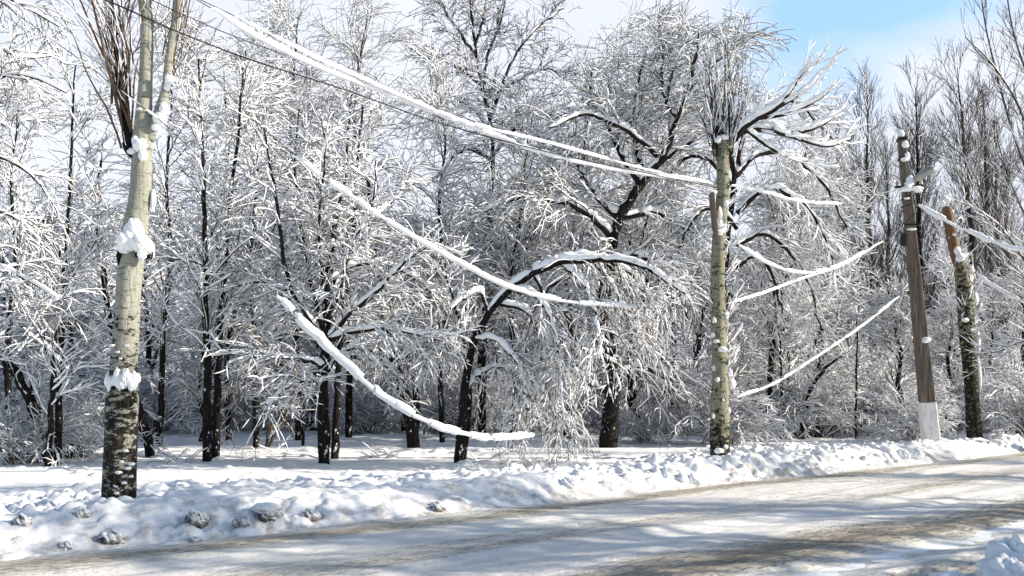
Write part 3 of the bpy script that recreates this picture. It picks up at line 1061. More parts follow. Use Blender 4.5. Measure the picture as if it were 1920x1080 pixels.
# tree E: thick crooked tree, big crown
YE = 26.4
T = Tree(51, foot(1140, 840, YE))
tr = root_trunk(T, *T.limb([(1140, 840), (1146, 770), (1151, 705), (1138, 640), (1132, 560), (1145, 475), (1160, 410), (1200, 350)], YE, px2m(17, YE), px2m(8.5, YE), n=30, trunk=True, jitter=0.015))
T.sn(tr, 6, base=0.02, k=0.4)
ls = []
for pts, r0, r1, dy in (
        ([(1200, 350), (1240, 300), (1272, 225), (1298, 140), (1312, 60)], 8, 2, -1.0),
        ([(1160, 410), (1120, 370), (1090, 320), (1060, 280), (1010, 260)], 6, 1.5, 1.0),
        ([(1150, 450), (1100, 400), (1050, 380), (980, 370), (900, 400)], 6, 1.5, -1.5),
        ([(1200, 350), (1150, 260), (1120, 190), (1090, 130)], 6, 1.5, 1.5),
        ([(1210, 340), (1190, 240), (1200, 140), (1230, 50)], 5, 1.5, 2.0),
        ([(1240, 300), (1180, 250), (1100, 215), (1030, 240)], 5, 1.5, -2.0),
        ([(1240, 300), (1300, 260), (1350, 180), (1380, 90)], 5, 1.5, 1.0),
        ([(1270, 230), (1240, 160), (1250, 60)], 4, 1.3, 1.0),
        ([(1160, 410), (1230, 400), (1290, 440), (1310, 520)], 5, 1.5, 1.0),
        ([(1140, 500), (1200, 480), (1260, 520), (1290, 600)], 5, 1.5, -1.0),
        ([(1135, 560), (1080, 520), (1030, 540), (990, 600)], 5, 1.5, 1.5),
        ([(1152, 710), (1190, 690), (1240, 700), (1290, 740)], 4, 1.5, 1.0),
        ([(1146, 740), (1100, 720), (1060, 730), (1020, 760)], 4, 1.5, 1.0),
        ([(1290, 170), (1330, 130), (1400, 70)], 4, 1.3, 0.0)):
    lb = T.limb(pts, YE, px2m(r0, YE), px2m(r1, YE), dY=dy, n=20, jitter=0.02)
    ls.append(lb)
    T.sn(lb, 6, base=0.045, k=0.9, refine=2, cap=0.14)
leafless(T, ls, l2=3.6, l3=5.2, l4=1.6, size=1.25, snow=1.35, up2=0.1, up3=-0.1, twig=0.007)
tag(T.build('crooked_tree', 'bark', 'twig'), 'big crooked tree with the thickest black trunk in the middle of the wood', 'tree')

# tree G: wide weeping crown behind the second poplar
YG = 26.5
T = Tree(61, foot(1352, 840, YG))
tr = root_trunk(T, *T.limb([(1352, 840), (1354, 700), (1356, 560), (1368, 420), (1378, 320)], YG, px2m(5, YG), px2m(5, YG), n=22, trunk=True, jitter=0.015))
ls = []
for pts, r0, r1, dy in (
        ([(1380, 330), (1420, 290), (1480, 290), (1540, 340), (1590, 430)], 5, 1.5, 0.5),
        ([(1382, 400), (1430, 360), (1490, 370), (1540, 430), (1570, 520)], 5, 1.5, -1.0),
        ([(1382, 460), (1430, 440), (1480, 470), (1520, 540), (1540, 620)], 4, 1.5, 1.0),
        ([(1380, 360), (1330, 300), (1280, 300), (1230, 370), (1200, 460)], 5, 1.5, 1.0),
        ([(1382, 430), (1340, 390), (1300, 410), (1270, 480), (1250, 560)], 4, 1.5, -0.6),
        ([(1380, 330), (1400, 240), (1450, 190), (1500, 200), (1560, 260)], 5, 1.5, 1.8),
        ([(1378, 330), (1350, 230), (1310, 170), (1270, 190)], 5, 1.5, 1.8),
        ([(1382, 500), (1420, 480), (1450, 520), (1470, 600)], 4, 1.5, 1.5),
        ([(1382, 560), (1350, 540), (1320, 580), (1300, 660)], 4, 1.5, 1.5)):
    lb = T.limb(pts, YG, px2m(r0, YG), px2m(r1, YG), dY=dy, n=20, jitter=0.02)
    ls.append(lb)
    T.sn(lb, 6, base=0.035, k=0.9, refine=2, cap=0.12)
wb = grow(T.rng, *cat(*ls), 5.0, (25, 60), (0.9, 2.3), up=-1.0, wig=0.25, n=9, t0=0.1, rf=0.008, rmin=0.009, taper=0.3)
wc = grow(T.rng, *wb, 4.6, (18, 45), (0.4, 1.1), up=-0.8, wig=0.25, n=6, t0=0.1, rf=0.008, rmin=0.008)
T.add(wb, 4)
T.add(wc, 3)
T.sn(wb, 5, base=0.026, k=0.6, refine=2, vert=-0.2)
T.sn(wc, 4, base=0.019, k=0.5, vert=-0.2)
tag(T.build('weeping_tree', 'bark', 'twig'), 'slim tree with a wide drooping crown right behind the second poplar', 'tree')

# tree F: tall open crown against the sky
YF = 33.0
T = Tree(71, foot(903, 800, YF))
tr = root_trunk(T, *T.limb([(903, 800), (902, 660), (906, 520), (916, 400), (925, 310), (921, 235), (905, 165), (890, 85), (882, 10), (876, -60)], YF, px2m(7, YF), px2m(1.8, YF), n=34, trunk=True, jitter=0.02))
ls = [tr]
for pts, r0, r1, dy in (
        ([(920, 225), (945, 150), (975, 90), (1010, 50), (1055, 15)], 4, 1.2, 0.5),
        ([(912, 175), (880, 140), (840, 118), (790, 90)], 4, 1.2, -0.8),
        ([(905, 160), (915, 100), (940, 40), (950, -30)], 3.5, 1, 0.8),
        ([(895, 110), (860, 60), (830, 10), (810, -40)], 3.5, 1, 0.8),
        ([(923, 250), (880, 200), (840, 185), (800, 180)], 3, 1, 1.2),
        ([(925, 290), (980, 230), (1030, 215), (1060, 225)], 3.5, 1, -0.8),
        ([(940, 170), (990, 140), (1030, 130), (1060, 150)], 3, 1, 0),
        ([(890, 85), (905, 40), (915, -30)], 3, 1, 0),
        ([(925, 300), (880, 280), (845, 300), (820, 350)], 3.5, 1.2, -1),
        ([(918, 380), (960, 350), (1000, 360), (1040, 400)], 3.5, 1.2, 1),
        ([(908, 480), (870, 440), (840, 450), (815, 500)], 3.5, 1.2, -1)):
    lb = T.limb(pts, YF, px2m(r0, YF), px2m(r1, YF), dY=dy, n=20, jitter=0.02)
    ls.append(lb)
    T.sn(lb, 6, base=0.030, k=0.8, refine=2)
leafless(T, ls, l2=3.0, l3=4.6, l4=2.0, size=1.15, snow=0.95, up2=0.25, up3=0.1, twig=0.008, a2=(25, 50))
tag(T.build('tall_tree', 'bark', 'twig'), 'tallest dark open-crowned tree, its top fanning against the sky mid-picture', 'tree')

slim(22, [(655, 790), (655, 600), (650, 420), (662, 280), (672, 140), (690, 20)], 31, 6.5, 1.5, 'tall dark tree reaching the sky behind the vase-shaped tree', size=1.5, dens=2.2, snow=1.0)
slim(23, [(560, 790), (555, 600), (562, 430), (545, 280), (552, 120), (560, 30)], 30, 6, 1.4, 'tall fine-twigged tree topping the wood left of the vase-shaped tree', size=1.6, dens=2.4, snow=1.0)
slim(24, [(1255, 800), (1262, 650), (1250, 500), (1262, 340), (1255, 200), (1262, 60)], 33, 7, 1.5, 'tall tree with long upright shoots left of the second poplar top', size=1.5, dens=2.4, snow=1.1)
slim(25, [(1062, 800), (1075, 660), (1060, 520), (1085, 380), (1100, 240), (1110, 130)], 31, 7, 1.5, 'dark tree with arching limbs between the arch and the crooked tree', size=1.6, dens=2.2, snow=1.4)
slim(26, [(300, 830), (305, 650), (318, 480), (312, 330), (322, 190), (318, 100)], 27, 6, 1.4, 'tree just right of the pale poplar trunk with fine snowed twigs', size=1.3, snow=1.2)
slim(27, [(480, 825), (478, 650), (470, 480), (482, 330), (478, 210)], 26, 6, 1.6, 'dark tree between the close pair and the vase-shaped tree', size=1.3, snow=1.3)
slim(28, [(20, 845), (15, 650), (30, 480), (20, 330), (35, 230)], 24, 7, 1.6, 'heavily snowed tree behind the leaning trunk at the left edge', size=1.3, snow=1.4)
slim(39, [(962, 815), (965, 680), (955, 540), (975, 420), (985, 300), (1000, 215)], 30, 6, 1.5, 'dark tree filling the gap right of the tallest tree', size=1.6, dens=2.4, snow=1.3)
slim(40, [(830, 815), (826, 680), (838, 540), (822, 400), (835, 280), (826, 190)], 29, 6, 1.5, 'dark tree filling the gap left of the tallest tree', size=1.6, dens=2.4, snow=1.3)
slim(42, [(1440, 815), (1445, 690), (1460, 560), (1470, 440), (1500, 330), (1520, 250)], 31, 6, 1.5, 'tree leaning right under the sweeping branch of the second poplar', size=1.6, dens=2.6, snow=1.2)
slim(43, [(430, 815), (425, 680), (440, 540), (420, 400), (430, 280), (420, 180)], 28, 5.5, 1.4, 'thin tree deep behind the close pair of trunks', size=1.5, dens=2.3, snow=1.2)
slim(44, [(1185, 815), (1180, 690), (1195, 560), (1180, 440), (1195, 330), (1180, 200)], 32, 6, 1.5, 'tree deep behind the crooked black trunk, topping out at its right', size=1.6, dens=2.4, snow=1.2)
slim(29, [(1795, 800), (1790, 690), (1800, 590), (1795, 500)], 38, 8, 4, 'dark trunk standing between the concrete pole and the snapped trunk', size=1.2)
slim(34, [(1605, 823), (1605, 740), (1607, 660), (1606, 590)], 30.5, 2.6, 1.2, 'thin upright sapling before the brown thicket left of the concrete pole', size=0.5, name='sapling', snow=0.8)
slim(35, [(1468, 823), (1466, 740), (1462, 640), (1450, 540), (1440, 450)], 31, 3.2, 1.2, 'thin dark sapling, left of the pair in the gap after the second poplar', size=0.8, name='sapling')
slim(36, [(1484, 822), (1480, 740), (1478, 640), (1480, 540)], 31.4, 3.2, 1.2, 'thin dark sapling, right of the pair in the gap after the second poplar', size=0.8, name='sapling')
slim(37, [(1504, 820), (1508, 780), (1520, 730), (1548, 690), (1590, 660)], 31, 5, 2, 'forked stem bending right with snow along it in the bushes', size=0.6, name='sapling')
slim(38, [(568, 822), (562, 770), (560, 700)], 27, 3.4, 1.5, 'short dead stem with a ragged snowed head in the clearing', size=0.45, name='sapling', snow=1.5)

# heavy crown at the right edge
T = Tree(81, foot(2060, 812, 27))
YR = 27
tr = root_trunk(T, *T.limb([(2060, 812), (2040, 600), (2020, 400), (2000, 200), (1985, 0), (1975, -150)], YR, 0.19, 0.07, n=24, trunk=True))
ls = []
for pts in ([(2030, 480), (1960, 330), (1910, 200), (1860, 120), (1810, 70)], [(2035, 520), (1960, 400), (1900, 250), (1850, 60), (1835, -60)], [(2015, 350), (1950, 200), (1900, 60), (1880, -80)],
            [(2040, 560), (1980, 500), (1930, 420), (1890, 330), (1870, 260)], [(2045, 640), (1990, 560), (1930, 500), (1880, 430), (1830, 390)], [(2005, 250), (1950, 120), (1930, 0), (1915, -90)],
            [(2040, 600), (1960, 560), (1890, 480), (1850, 400), (1830, 330)], [(2050, 700), (1980, 650), (1920, 640), (1870, 660)], [(2040, 560), (1970, 470), (1930, 330), (1915, 200)]):
    lb = T.limb(pts, YR, 0.055, 0.014, dY=RNG.uniform(-1.5, 2), n=20)
    ls.append(lb)
    T.sn(lb, 5, base=0.018, k=0.6, refine=2)
b2 = grow(T.rng, *cat(*ls), 4.4, (15, 35), (0.8, 2.2), up=0.5, wig=0.2, n=8, t0=0.1, rf=0.009, rmin=0.010, taper=0.4)
b3 = grow(T.rng, *b2, 3.4, (14, 32), (0.4, 1.1), up=0.3, wig=0.2, n=5, rf=0.008, rmin=0.007)
T.add(b2, 4)
T.add(b3, 3)
T.sn(b2, 4, base=0.018, k=0.4, vert=0.2)
T.sn(b3, 4, base=0.013, k=0.4, vert=0.2)
tag(T.build('bare_tree', 'bark', 'greytwig'), 'big bare crown of long rising branches at the right edge', 'tree')

# snowed shrubs near the front
tag(copy_tree(bushes[1], foot(1905, 800, 33), 1.0, (0.62, 0.62, 0.62)), 'small white bush nearest the road at the right edge', 'bush', 'snow-bowed bushes of the undergrowth')
for px, Y, s, lab in ((40, 20.5, 0.62, 'snow-crusted bush at the left edge below the leaning trunk'), (150, 22.5, 0.60, 'snow-crusted bush close left of the big pale poplar'),
                      (1210, 28.5, 0.5, 'brown brushwood bush right of the crooked black trunk'),
                      (1530, 32.0, 0.75, 'brown thicket before the wood, midway between second poplar and concrete pole'), (1660, 33.0, 0.85, 'brown arching thicket close left of the concrete pole')):
    tag(copy_tree(bushes[RNG.randrange(3)], foot(px, 850, Y), RNG.uniform(0, 6), (s, s, s * 1.1)), lab, 'bush', 'snow-bowed bushes of the undergrowth')

# bowed sapling with its brown twigs hanging to the ground
T = Tree(91, foot(500, 838, 22.8))
ls = []
for pts, dy in (([(500, 838), (515, 770), (520, 700), (490, 665), (450, 690), (425, 760)], -.5), ([(503, 838), (530, 760), (540, 690), (520, 650), (480, 670), (445, 730)], .6), ([(498, 838), (505, 780), (500, 730), (470, 720), (440, 770), (420, 830)], -.2),
                ([(505, 838), (535, 780), (555, 720), (560, 690), (540, 720), (535, 790)], .3), ([(500, 838), (520, 740), (500, 640), (460, 610), (430, 640)], .2)):
    lb = T.limb(pts, 22.8, 0.022, 0.008, dY=dy, n=20, jitter=0.01)
    ls.append(lb)
    T.sn(lb, 5, base=0.02, k=0.8, refine=2)
wb = T.add(grow(T.rng, *cat(*ls), 9, (20, 60), (0.5, 1.4), up=-0.9, wig=0.25, n=8, t0=0.2, rf=0.008, rmin=0.006, bias=(-0.6, 0, -0.3)), 4)
wc = T.add(grow(T.rng, *wb, 6, (20, 50), (0.2, 0.7), up=-0.6, wig=0.3, n=5, rf=0.008, rmin=0.005))
T.sn(wb, 4, base=0.013, k=0.5, gap=0.3, vert=0)
T.sn(wc, 4, base=0.010, k=0.4, keep=0.6)
tag(T.build('bowed_sapling', 'bark', 'warmtwig'), 'small bowed tree with brown twigs sweeping to the snow beside the close pair of trunks', 'tree')

# fallen twigs poking out of the snow
for i, (px, py, lab) in enumerate(((720, 858, 'fallen branch lying in the clearing under the cable'), (1080, 850, 'loose twigs poking out of the snow under the arching tree'), (900, 862, 'fallen branch at the foot of the arching tree'),
                                   (520, 850, 'dry stalks poking out of the shaded snow right of the trunk pair'), (330, 868, 'small snow-crusted seedling right of the big poplar foot'))):
    p = ground_hit(px, py)
    T = Tree(500 + i, tuple(p))
    rng = T.rng
    N = 7
    P = np.empty((N, 6, 3))
    a = rng.uniform(0, 6.28, N)
    d = norm(np.stack([np.cos(a), np.sin(a) * 0.6, rng.uniform(0.15, 0.9, N)], 1))
    P[:, 0] = p + rng.normal(size=(N, 3)) * (0.18, 0.12, 0) - (0, 0, 0.04)
    for k in range(1, 6):
        d = norm(d + rng.normal(size=(N, 3)) * 0.15 - (0, 0, 0.10))
        P[:, k] = P[:, k - 1] + d * rng.uniform(0.10, 0.16)
    R = np.full((N, 6), 0.007) * np.linspace(1.2, 0.5, 6)
    T.add((P, R), 4)
    b = T.add(grow(rng, P, R, 3, (20, 50), (0.15, 0.4), n=4, rf=0.01, rmin=0.004))
    T.sn((P, R), 4, base=0.014, k=0.4)
    T.sn(b, 4, base=0.012, k=0.4)
    tag(T.build('fallen_branch', 'twig', 'warmtwig'), lab, 'branch')

# ------------------------------------------------------------------ the roadside poplars
def rough_trunk(T, pts, Y, radii, n=60, k=28, name='trunk', mat='poplar_a', root=None, amp=0.05, closed=True):
    """bark-surfaced trunk with its own width at each traced pixel; pts (px,py), radii in pixels"""
    P = smooth_line([(*at(p[0], p[1], Y + (p[2] if len(p) > 2 else 0)), px2m(r, Y)) for p, r in zip(pts, radii)], n)
    R = P[:, 3]
    P = P[:, :3]
    Tn = tangents(P[None])[0]
    A = norm(np.cross(Tn, np.array([[0, 1.0, 0.01]])))
    C = np.cross(Tn, A)
    ang = np.arange(k) / k * 2 * math.pi
    L = np.r_[0, np.cumsum(np.linalg.norm(np.diff(P, axis=0), axis=1))]
    nzv = fbm(np.cos(ang)[None] * 1.6 + 3 + 0 * L[:, None], np.sin(ang)[None] * 1.6 + L[:, None] * 0.9, 7, 4) + 0.5 * fbm(np.cos(ang)[None] * 5 + 0 * L[:, None], np.sin(ang)[None] * 5 + L[:, None] * 2.2, 8, 3)
    RR = R[:, None] * (1 + amp * nzv)
    V = P[:, None] + RR[..., None] * (A[:, None] * np.cos(ang)[None, :, None] + C[:, None] * np.sin(ang)[None, :, None])
    V = V.reshape(-1, 3) - T.foot
    i = np.arange(n - 1)[:, None] * k
    j = np.arange(k)[None]
    Q = np.stack([i + j, i + (j + 1) % k, i + k + (j + 1) % k, i + k + j], -1).reshape(-1, 4)
    V = np.vstack([V, P[-1] - T.foot, P[0] - T.foot])
    c0, c1 = n * k, n * k + 1
    ring = (n - 1) * k + np.arange(k)
    tr = np.concatenate([np.stack([ring, np.roll(ring, -1), np.full(k, c0)], 1), np.stack([np.roll(np.arange(k), -1), np.arange(k), np.full(k, c1)], 1)])
    return link(name, raw_mesh(name, V, Q, True, tris=tr), M[mat], root), P, R


def shoots(T, base, n, ln, sp, r0=0.012, tilt=(0, 0), wig=0.06, up=0.3, sn=0.4, wood='twigs'):
    """a sheaf of thin upright shoots from a point"""
    rng = T.rng
    m = 12
    P = np.empty((n, m, 3))
    P[:, 0] = np.array(base) + rng.normal(size=(n, 3)) * (0.07, 0.07, 0.12)
    d = norm(np.stack([tilt[0] + rng.normal(size=n) * sp, tilt[1] + rng.normal(size=n) * sp, np.ones(n)], 1))
    L = rng.uniform(0.55, 1.0, n) * ln
    for k in range(1, m):
        d = norm(d + np.array([0, 0, 1]) * up / m + rng.normal(size=(n, 3)) * wig)
        P[:, k] = P[:, k - 1] + d * (L / (m - 1))[:, None]
    R = (r0 * rng.uniform(0.6, 1.2, n))[:, None] * (1 - 0.75 * np.linspace(0, 1, m))[None]
    T.add((P, R), 5)
    b = T.add(grow(rng, P, R, 3.2, (16, 42), (0.3, 1.0), up=0.8, wig=0.22, n=5, t0=0.1, rf=0.008, rmin=0.004), 3)
    T.sn((P, R), 4, base=0.012 * sn, k=0.5, vert=0.15)
    T.sn(b, 4, base=0.014 * sn, k=0.5, vert=0.1)
    return P, R


# first poplar, left: big pale trunk
Y1 = 12.6
ft = foot(225, 935, Y1)
root = empty('poplar', ft)
T = Tree(1, ft)
o, P, R = rough_trunk(T, [(222, 952), (223, 925), (227, 820), (229, 740), (232, 690), (238, 600), (243, 520), (250, 450), (262, 370), (266, 300), (268, 240), (273, 150), (275, 60), (270, -20), (268, -160)],
                      Y1, [31.5, 30, 29.5, 28.5, 24, 22.5, 22.5, 23.5, 19.5, 18.5, 17, 12.5, 12, 11.5, 10.5], n=150, mat='poplar_a', root=root)
rough_trunk(T, [(278, 262), (288, 235), (300, 205), (312, 160), (318, 100), (328, 40), (338, -40), (345, -120)], Y1, [11, 10, 10, 8, 7, 7, 6, 5], n=60, k=16, name='limb', mat='poplar_a', root=root)
rough_trunk(T, [(258, 300), (244, 270), (236, 225), (222, 150), (215, 60), (206, -30), (200, -110)], Y1 + 0.1, [8, 8, 7, 5, 4.5, 4, 3], n=50, k=12, name='limb', mat='bark', root=root)
rough_trunk(T, [(254, 470), (238, 468), (228, 478), (224, 500)], Y1 - 0.12, [6, 12, 9, 2], n=20, k=14, name='burl', mat='bark', root=root, amp=0.3)
rough_trunk(T, [(255, 478), (272, 478), (281, 470), (284, 486)], Y1 - 0.16, [6, 9, 8, 2], n=20, k=14, name='burl', mat='bark', root=root, amp=0.3)
rough_trunk(T, [(264, 300), (250, 292), (238, 282), (230, 268)], Y1 - 0.05, [6, 7, 5, 2], n=20, k=12, name='branch_stub', mat='bark', root=root)
for bx, by, nn, ln, tx, rr_, dy_ in ((240, 240, 5, 3.0, -0.12, .026, 0), (225, 170, 4, 2.4, -0.24, .018, .1), (244, 265, 4, 3.2, -0.20, .022, -.1), (250, 215, 5, 2.6, 0.0, .020, .1), (215, 80, 5, 1.6, -0.2, .012, 0), (240, 130, 5, 2.0, -0.02, .014, -.1),
                                  (235, 190, 5, 1.6, -0.3, .012, .1), (222, 120, 5, 1.4, -0.25, .011, -.1), (228, 60, 6, 1.5, 0.0, .011, 0)):
    shoots(T, at(bx, by, Y1 + 0.1 + dy_), nn, ln, 0.09, r0=rr_, tilt=(tx, 0), wig=0.10, sn=0.8)
for bx, by, nn, ln, tx in ((318, 120, 8, 1.6, 0.12), (330, 40, 8, 1.2, 0.25), (312, 170, 4, 1.4, 0.3), (274, 60, 8, 1.4, -0.05)):
    shoots(T, at(bx, by, Y1 + 0.05), nn, ln, 0.12, r0=0.010, tilt=(tx, 0))
T.build('poplar', 'bark', 'warmtwig', root=root)
its = []
for (px, py, rx, rz, dy, s) in ((240, 450, 20, 22, -.24, 1), (252, 432, 17, 22, -.22, 2), (233, 462, 15, 13, -.2, 3), (262, 455, 18, 15, -.26, 4), (276, 462, 13, 14, -.22, 5), (284, 472, 6, 14, -.15, 6), (266, 478, 8, 10, -.3, 7),
                                (262, 272, 13, 12, -.14, 8), (255, 262, 8, 9, -.1, 9), (268, 290, 8, 12, -.18, 10), (248, 284, 9, 6, -.1, 11)):
    its.append((at(px, py, Y1 + dy) - np.array(ft), (px2m(rx, Y1), px2m(rx * 0.9, Y1), px2m(rz, Y1)), 30 + s, 0.45))
caps('snow_cap', root, its)
its = []
for i in range(11):
    px = 203 + i * 5.4
    its.append((at(px, 712 + 5 * math.sin(i * 1.7) + (i % 3) * 2, Y1 - math.sqrt(max(0.055 - ((px - 230) * Y1 / F) ** 2, 0.0)) * 0.98) - np.array(ft), (0.05, 0.055, 0.10 + 0.03 * math.sin(i * 2.3)), 60 + i, 0.5))
for px, py, r in ((206, 897, 4), (222, 886, 5), (240, 878, 5), (216, 912, 5), (233, 905, 4), (246, 893, 4), (212, 870, 3.5), (236, 845, 4), (228, 866, 3.5), (247, 870, 5), (220, 660, 4), (238, 648, 3.5), (210, 648, 4), (226, 672, 3), (218, 925, 4)):
    q = (px - 227) * Y1 / F
    its.append((at(px, py, Y1 - math.sqrt(max(0.052 - q * q, 0.002))) - np.array(ft), (px2m(r * 1.1, Y1), 0.014, px2m(r * 0.55, Y1)), int(px * 3 + py), 1.1))
caps('snow_patch', root, its)
its = [(at(300, 222, Y1 - .08) - np.array(ft), (px2m(12, Y1),) * 2 + (px2m(13, Y1),), 51, .4), (at(308, 205, Y1 - .06) - np.array(ft), (px2m(9, Y1),) * 2 + (px2m(12, Y1),), 52, .4),
       (at(292, 238, Y1 - .08) - np.array(ft), (px2m(8, Y1),) * 2 + (px2m(7, Y1),), 53, .4), (at(317, 148, Y1 - .05) - np.array(ft), (px2m(8, Y1),) * 2 + (px2m(13, Y1),), 54, .4), (at(313, 163, Y1 - .05) - np.array(ft), (px2m(6, Y1),) * 2 + (px2m(8, Y1),), 55, .4),
       (at(287, 375, Y1) - np.array(ft), (px2m(5, Y1),) * 2 + (px2m(20, Y1),), 56, .5), (at(262, 205, Y1 - .1) - np.array(ft), (px2m(6, Y1),) * 2 + (px2m(3, Y1),), 57, .5)]
caps('snow_cap', root, its)
tag(root, 'largest pale-barked poplar with black cracked foot and snow clump on its trunk', 'tree')

# second poplar, middle right: pollarded, with upright shoots and one long sweeping snowed branch
Y2 = 21.7
ft = foot(1350, 852, Y2)
root = empty('poplar', ft)
T = Tree(2, ft)
rough_trunk(T, [(1350, 868), (1350, 850), (1349, 780), (1350, 700), (1347, 600), (1346, 500), (1349, 430), (1355, 360), (1355, 300), (1357, 268)], Y2, [19, 18, 17.5, 15, 13.5, 13, 12, 12, 12, 12], n=120, mat='poplar_b', root=root, k=24, amp=0.07)
for bx, by, nn, ln, tx, s_ in ((1350, 285, 12, 3.4, -0.03, .05), (1362, 280, 12, 3.5, 0.03, .05), (1345, 300, 9, 2.6, -0.12, .08), (1368, 300, 9, 2.8, 0.14, .08), (1372, 260, 8, 2.4, 0.22, .1), (1340, 260, 7, 2.6, -0.2, .1)):
    shoots(T, at(bx, by, Y2), nn, ln, s_, r0=0.016, tilt=(tx, 0), sn=1.1)
for by in range(370, 760, 22):
    shoots(T, at(1362 if by % 44 else 1338, by, Y2), 4, 0.45, 0.5, r0=0.007, tilt=(0.5 if by % 44 else -0.5, 0), sn=1.6)
ls = []
for pts, r0, r1, dy in (([(1368, 268), (1395, 240), (1425, 220), (1460, 200), (1490, 160), (1525, 105)], 6, 1.5, -.8), ([(1368, 270), (1400, 245), (1450, 245), (1500, 248), (1545, 232), (1585, 200)], 6, 1.5, .4),
                        ([(1425, 222), (1470, 215), (1520, 195), (1565, 165)], 3.5, 1.3, 0), ([(1450, 246), (1500, 262), (1550, 275), (1590, 262)], 3.5, 1.3, .6), ([(1460, 202), (1510, 170), (1545, 130)], 3, 1.2, -.2), ([(1400, 245), (1440, 275), (1490, 300), (1540, 310)], 3, 1.2, .6)):
    lb = T.limb(pts, Y2, px2m(r0, Y2), px2m(r1, Y2), dY=dy, n=20)
    ls.append(lb)
    T.sn(lb, 6, base=0.045, k=1.2, refine=2, cap=0.13, vert=0)
b2 = grow(T.rng, *cat(*ls), 5.0, (15, 35), (0.5, 1.3), up=0.35, wig=0.15, n=7, t0=0.15, rf=0.010, rmin=0.007, taper=0.3)
T.add(b2, 4)
T.sn(b2, 5, base=0.030, k=0.9, refine=2, vert=0.0)
b3 = grow(T.rng, *b2, 2.6, (15, 35), (0.25, 0.6), up=0.3, wig=0.15, n=5, t0=0.2, rf=0.010, rmin=0.005)
T.add(b3, 3)
T.sn(b3, 5, base=0.022, k=0.7, vert=0.0)
T.build('poplar', 'bark', 'twig', root=root)
link('knuckle', blobs_mesh('knuckle', [(at(1356, 276, Y2) - np.array(ft), (0.21, 0.20, 0.16), 3, 0.5), (at(1366, 268, Y2) - np.array(ft), (0.12, 0.12, 0.12), 4, 0.5), (at(1347, 284, Y2) - np.array(ft), (0.12, 0.12, 0.14), 6, 0.5)]), M['poplar_b'], root)
its = []
for px, py, rx, rz, dy in ((1352, 428, 9, 9, -.18), (1345, 436, 11, 5, -.2), (1348, 415, 6, 8, -.15), (1346, 262, 6, 7, -.15), (1358, 258, 9, 6, -.1), (1350, 400, 4, 12, -.18), (1361, 380, 5, 6, -.16), (1372, 720, 7, 10, 0), (1368, 700, 5, 8, -.1), (1355, 655, 8, 5, -.2),
                           (1348, 845, 8, 5, -.24), (1360, 838, 5, 4, -.2), (1340, 600, 4, 6, -.15), (1337, 628, 4, 5, -.12), (1345, 712, 4, 4, -.2), (1338, 780, 3, 5, -.2), (1362, 590, 4, 8, -.1), (1343, 640, 5, 3, -.2), (1356, 750, 3, 3, -.2), (1366, 770, 4, 6, -.1), (1339, 690, 4, 6, -.12)):
    its.append((at(px, py, Y2 + dy) - np.array(ft), (px2m(rx, Y2), px2m(rx, Y2) * .7, px2m(rz, Y2)), px + py, 0.6))
caps('snow_cap', root, its)
tag(root, 'pollarded poplar with greenish bark, upright shoots and a snowy branch sweeping right', 'tree')

# broken grey plank tied against the second poplar
p0, p1 = at(1342, 446, Y2 - 0.28), at(1334, 362, Y2 - 0.28)
c_ = (p0 + p1) / 2
bm_v = np.array([(x, y, z) for z in (-1, 1) for (x, y) in ((-1, -1), (1, -1), (1, 1), (-1, 1))], float) * 0.5
bm_q = np.array([(0, 1, 5, 4), (1, 2, 6, 5), (2, 3, 7, 6), (3, 0, 4, 7), (4, 5, 6, 7), (3, 2, 1, 0)])


def beam(name, a, b_, wx, wy, mat, parent=None, w2=None, bev=0.01, rz=0.0, origin=None):
    """bevelled square beam from a to b_ that may taper"""
    a, b_ = Vector(a), Vector(b_)
    L = (b_ - a).length
    V = bm_v.copy()
    V[:, 2] = (V[:, 2] + 0.5) * L
    s = np.where(V[:, 2:3] > L / 2, (w2 or wx) / wx, 1.0)
    V[:, :2] *= np.array([wx, wy]) * s
    me = raw_mesh(name, V, bm_q, False)
    o = link(name, me, M[mat], parent)
    q = (b_ - a).to_track_quat('Z', 'Y')
    me.transform(q.to_matrix().to_4x4() @ __import__('mathutils').Matrix.Rotation(rz, 4, 'Z'))
    org = Vector(origin) if origin is not None else Vector((0, 0, 0))
    if parent is not None:
        me.transform(__import__('mathutils').Matrix.Translation(a - org))
    else:
        o.location = a
    md = o.modifiers.new('bevel', 'BEVEL')
    md.width = bev
    md.segments = 2
    return o


pl = beam('wooden_stake', p0, p1, 0.24, 0.10, 'plank', bev=0.015)
tag(pl, 'short grey broken stake lashed to the second poplar under the cables', 'stake')
link('snow_cap', blobs_mesh('snow_cap', [((p1 - p0) + np.array((0, 0, 0.02)), (0.13, 0.08, 0.05), 5, 0.4)]), M['snow'], pl)

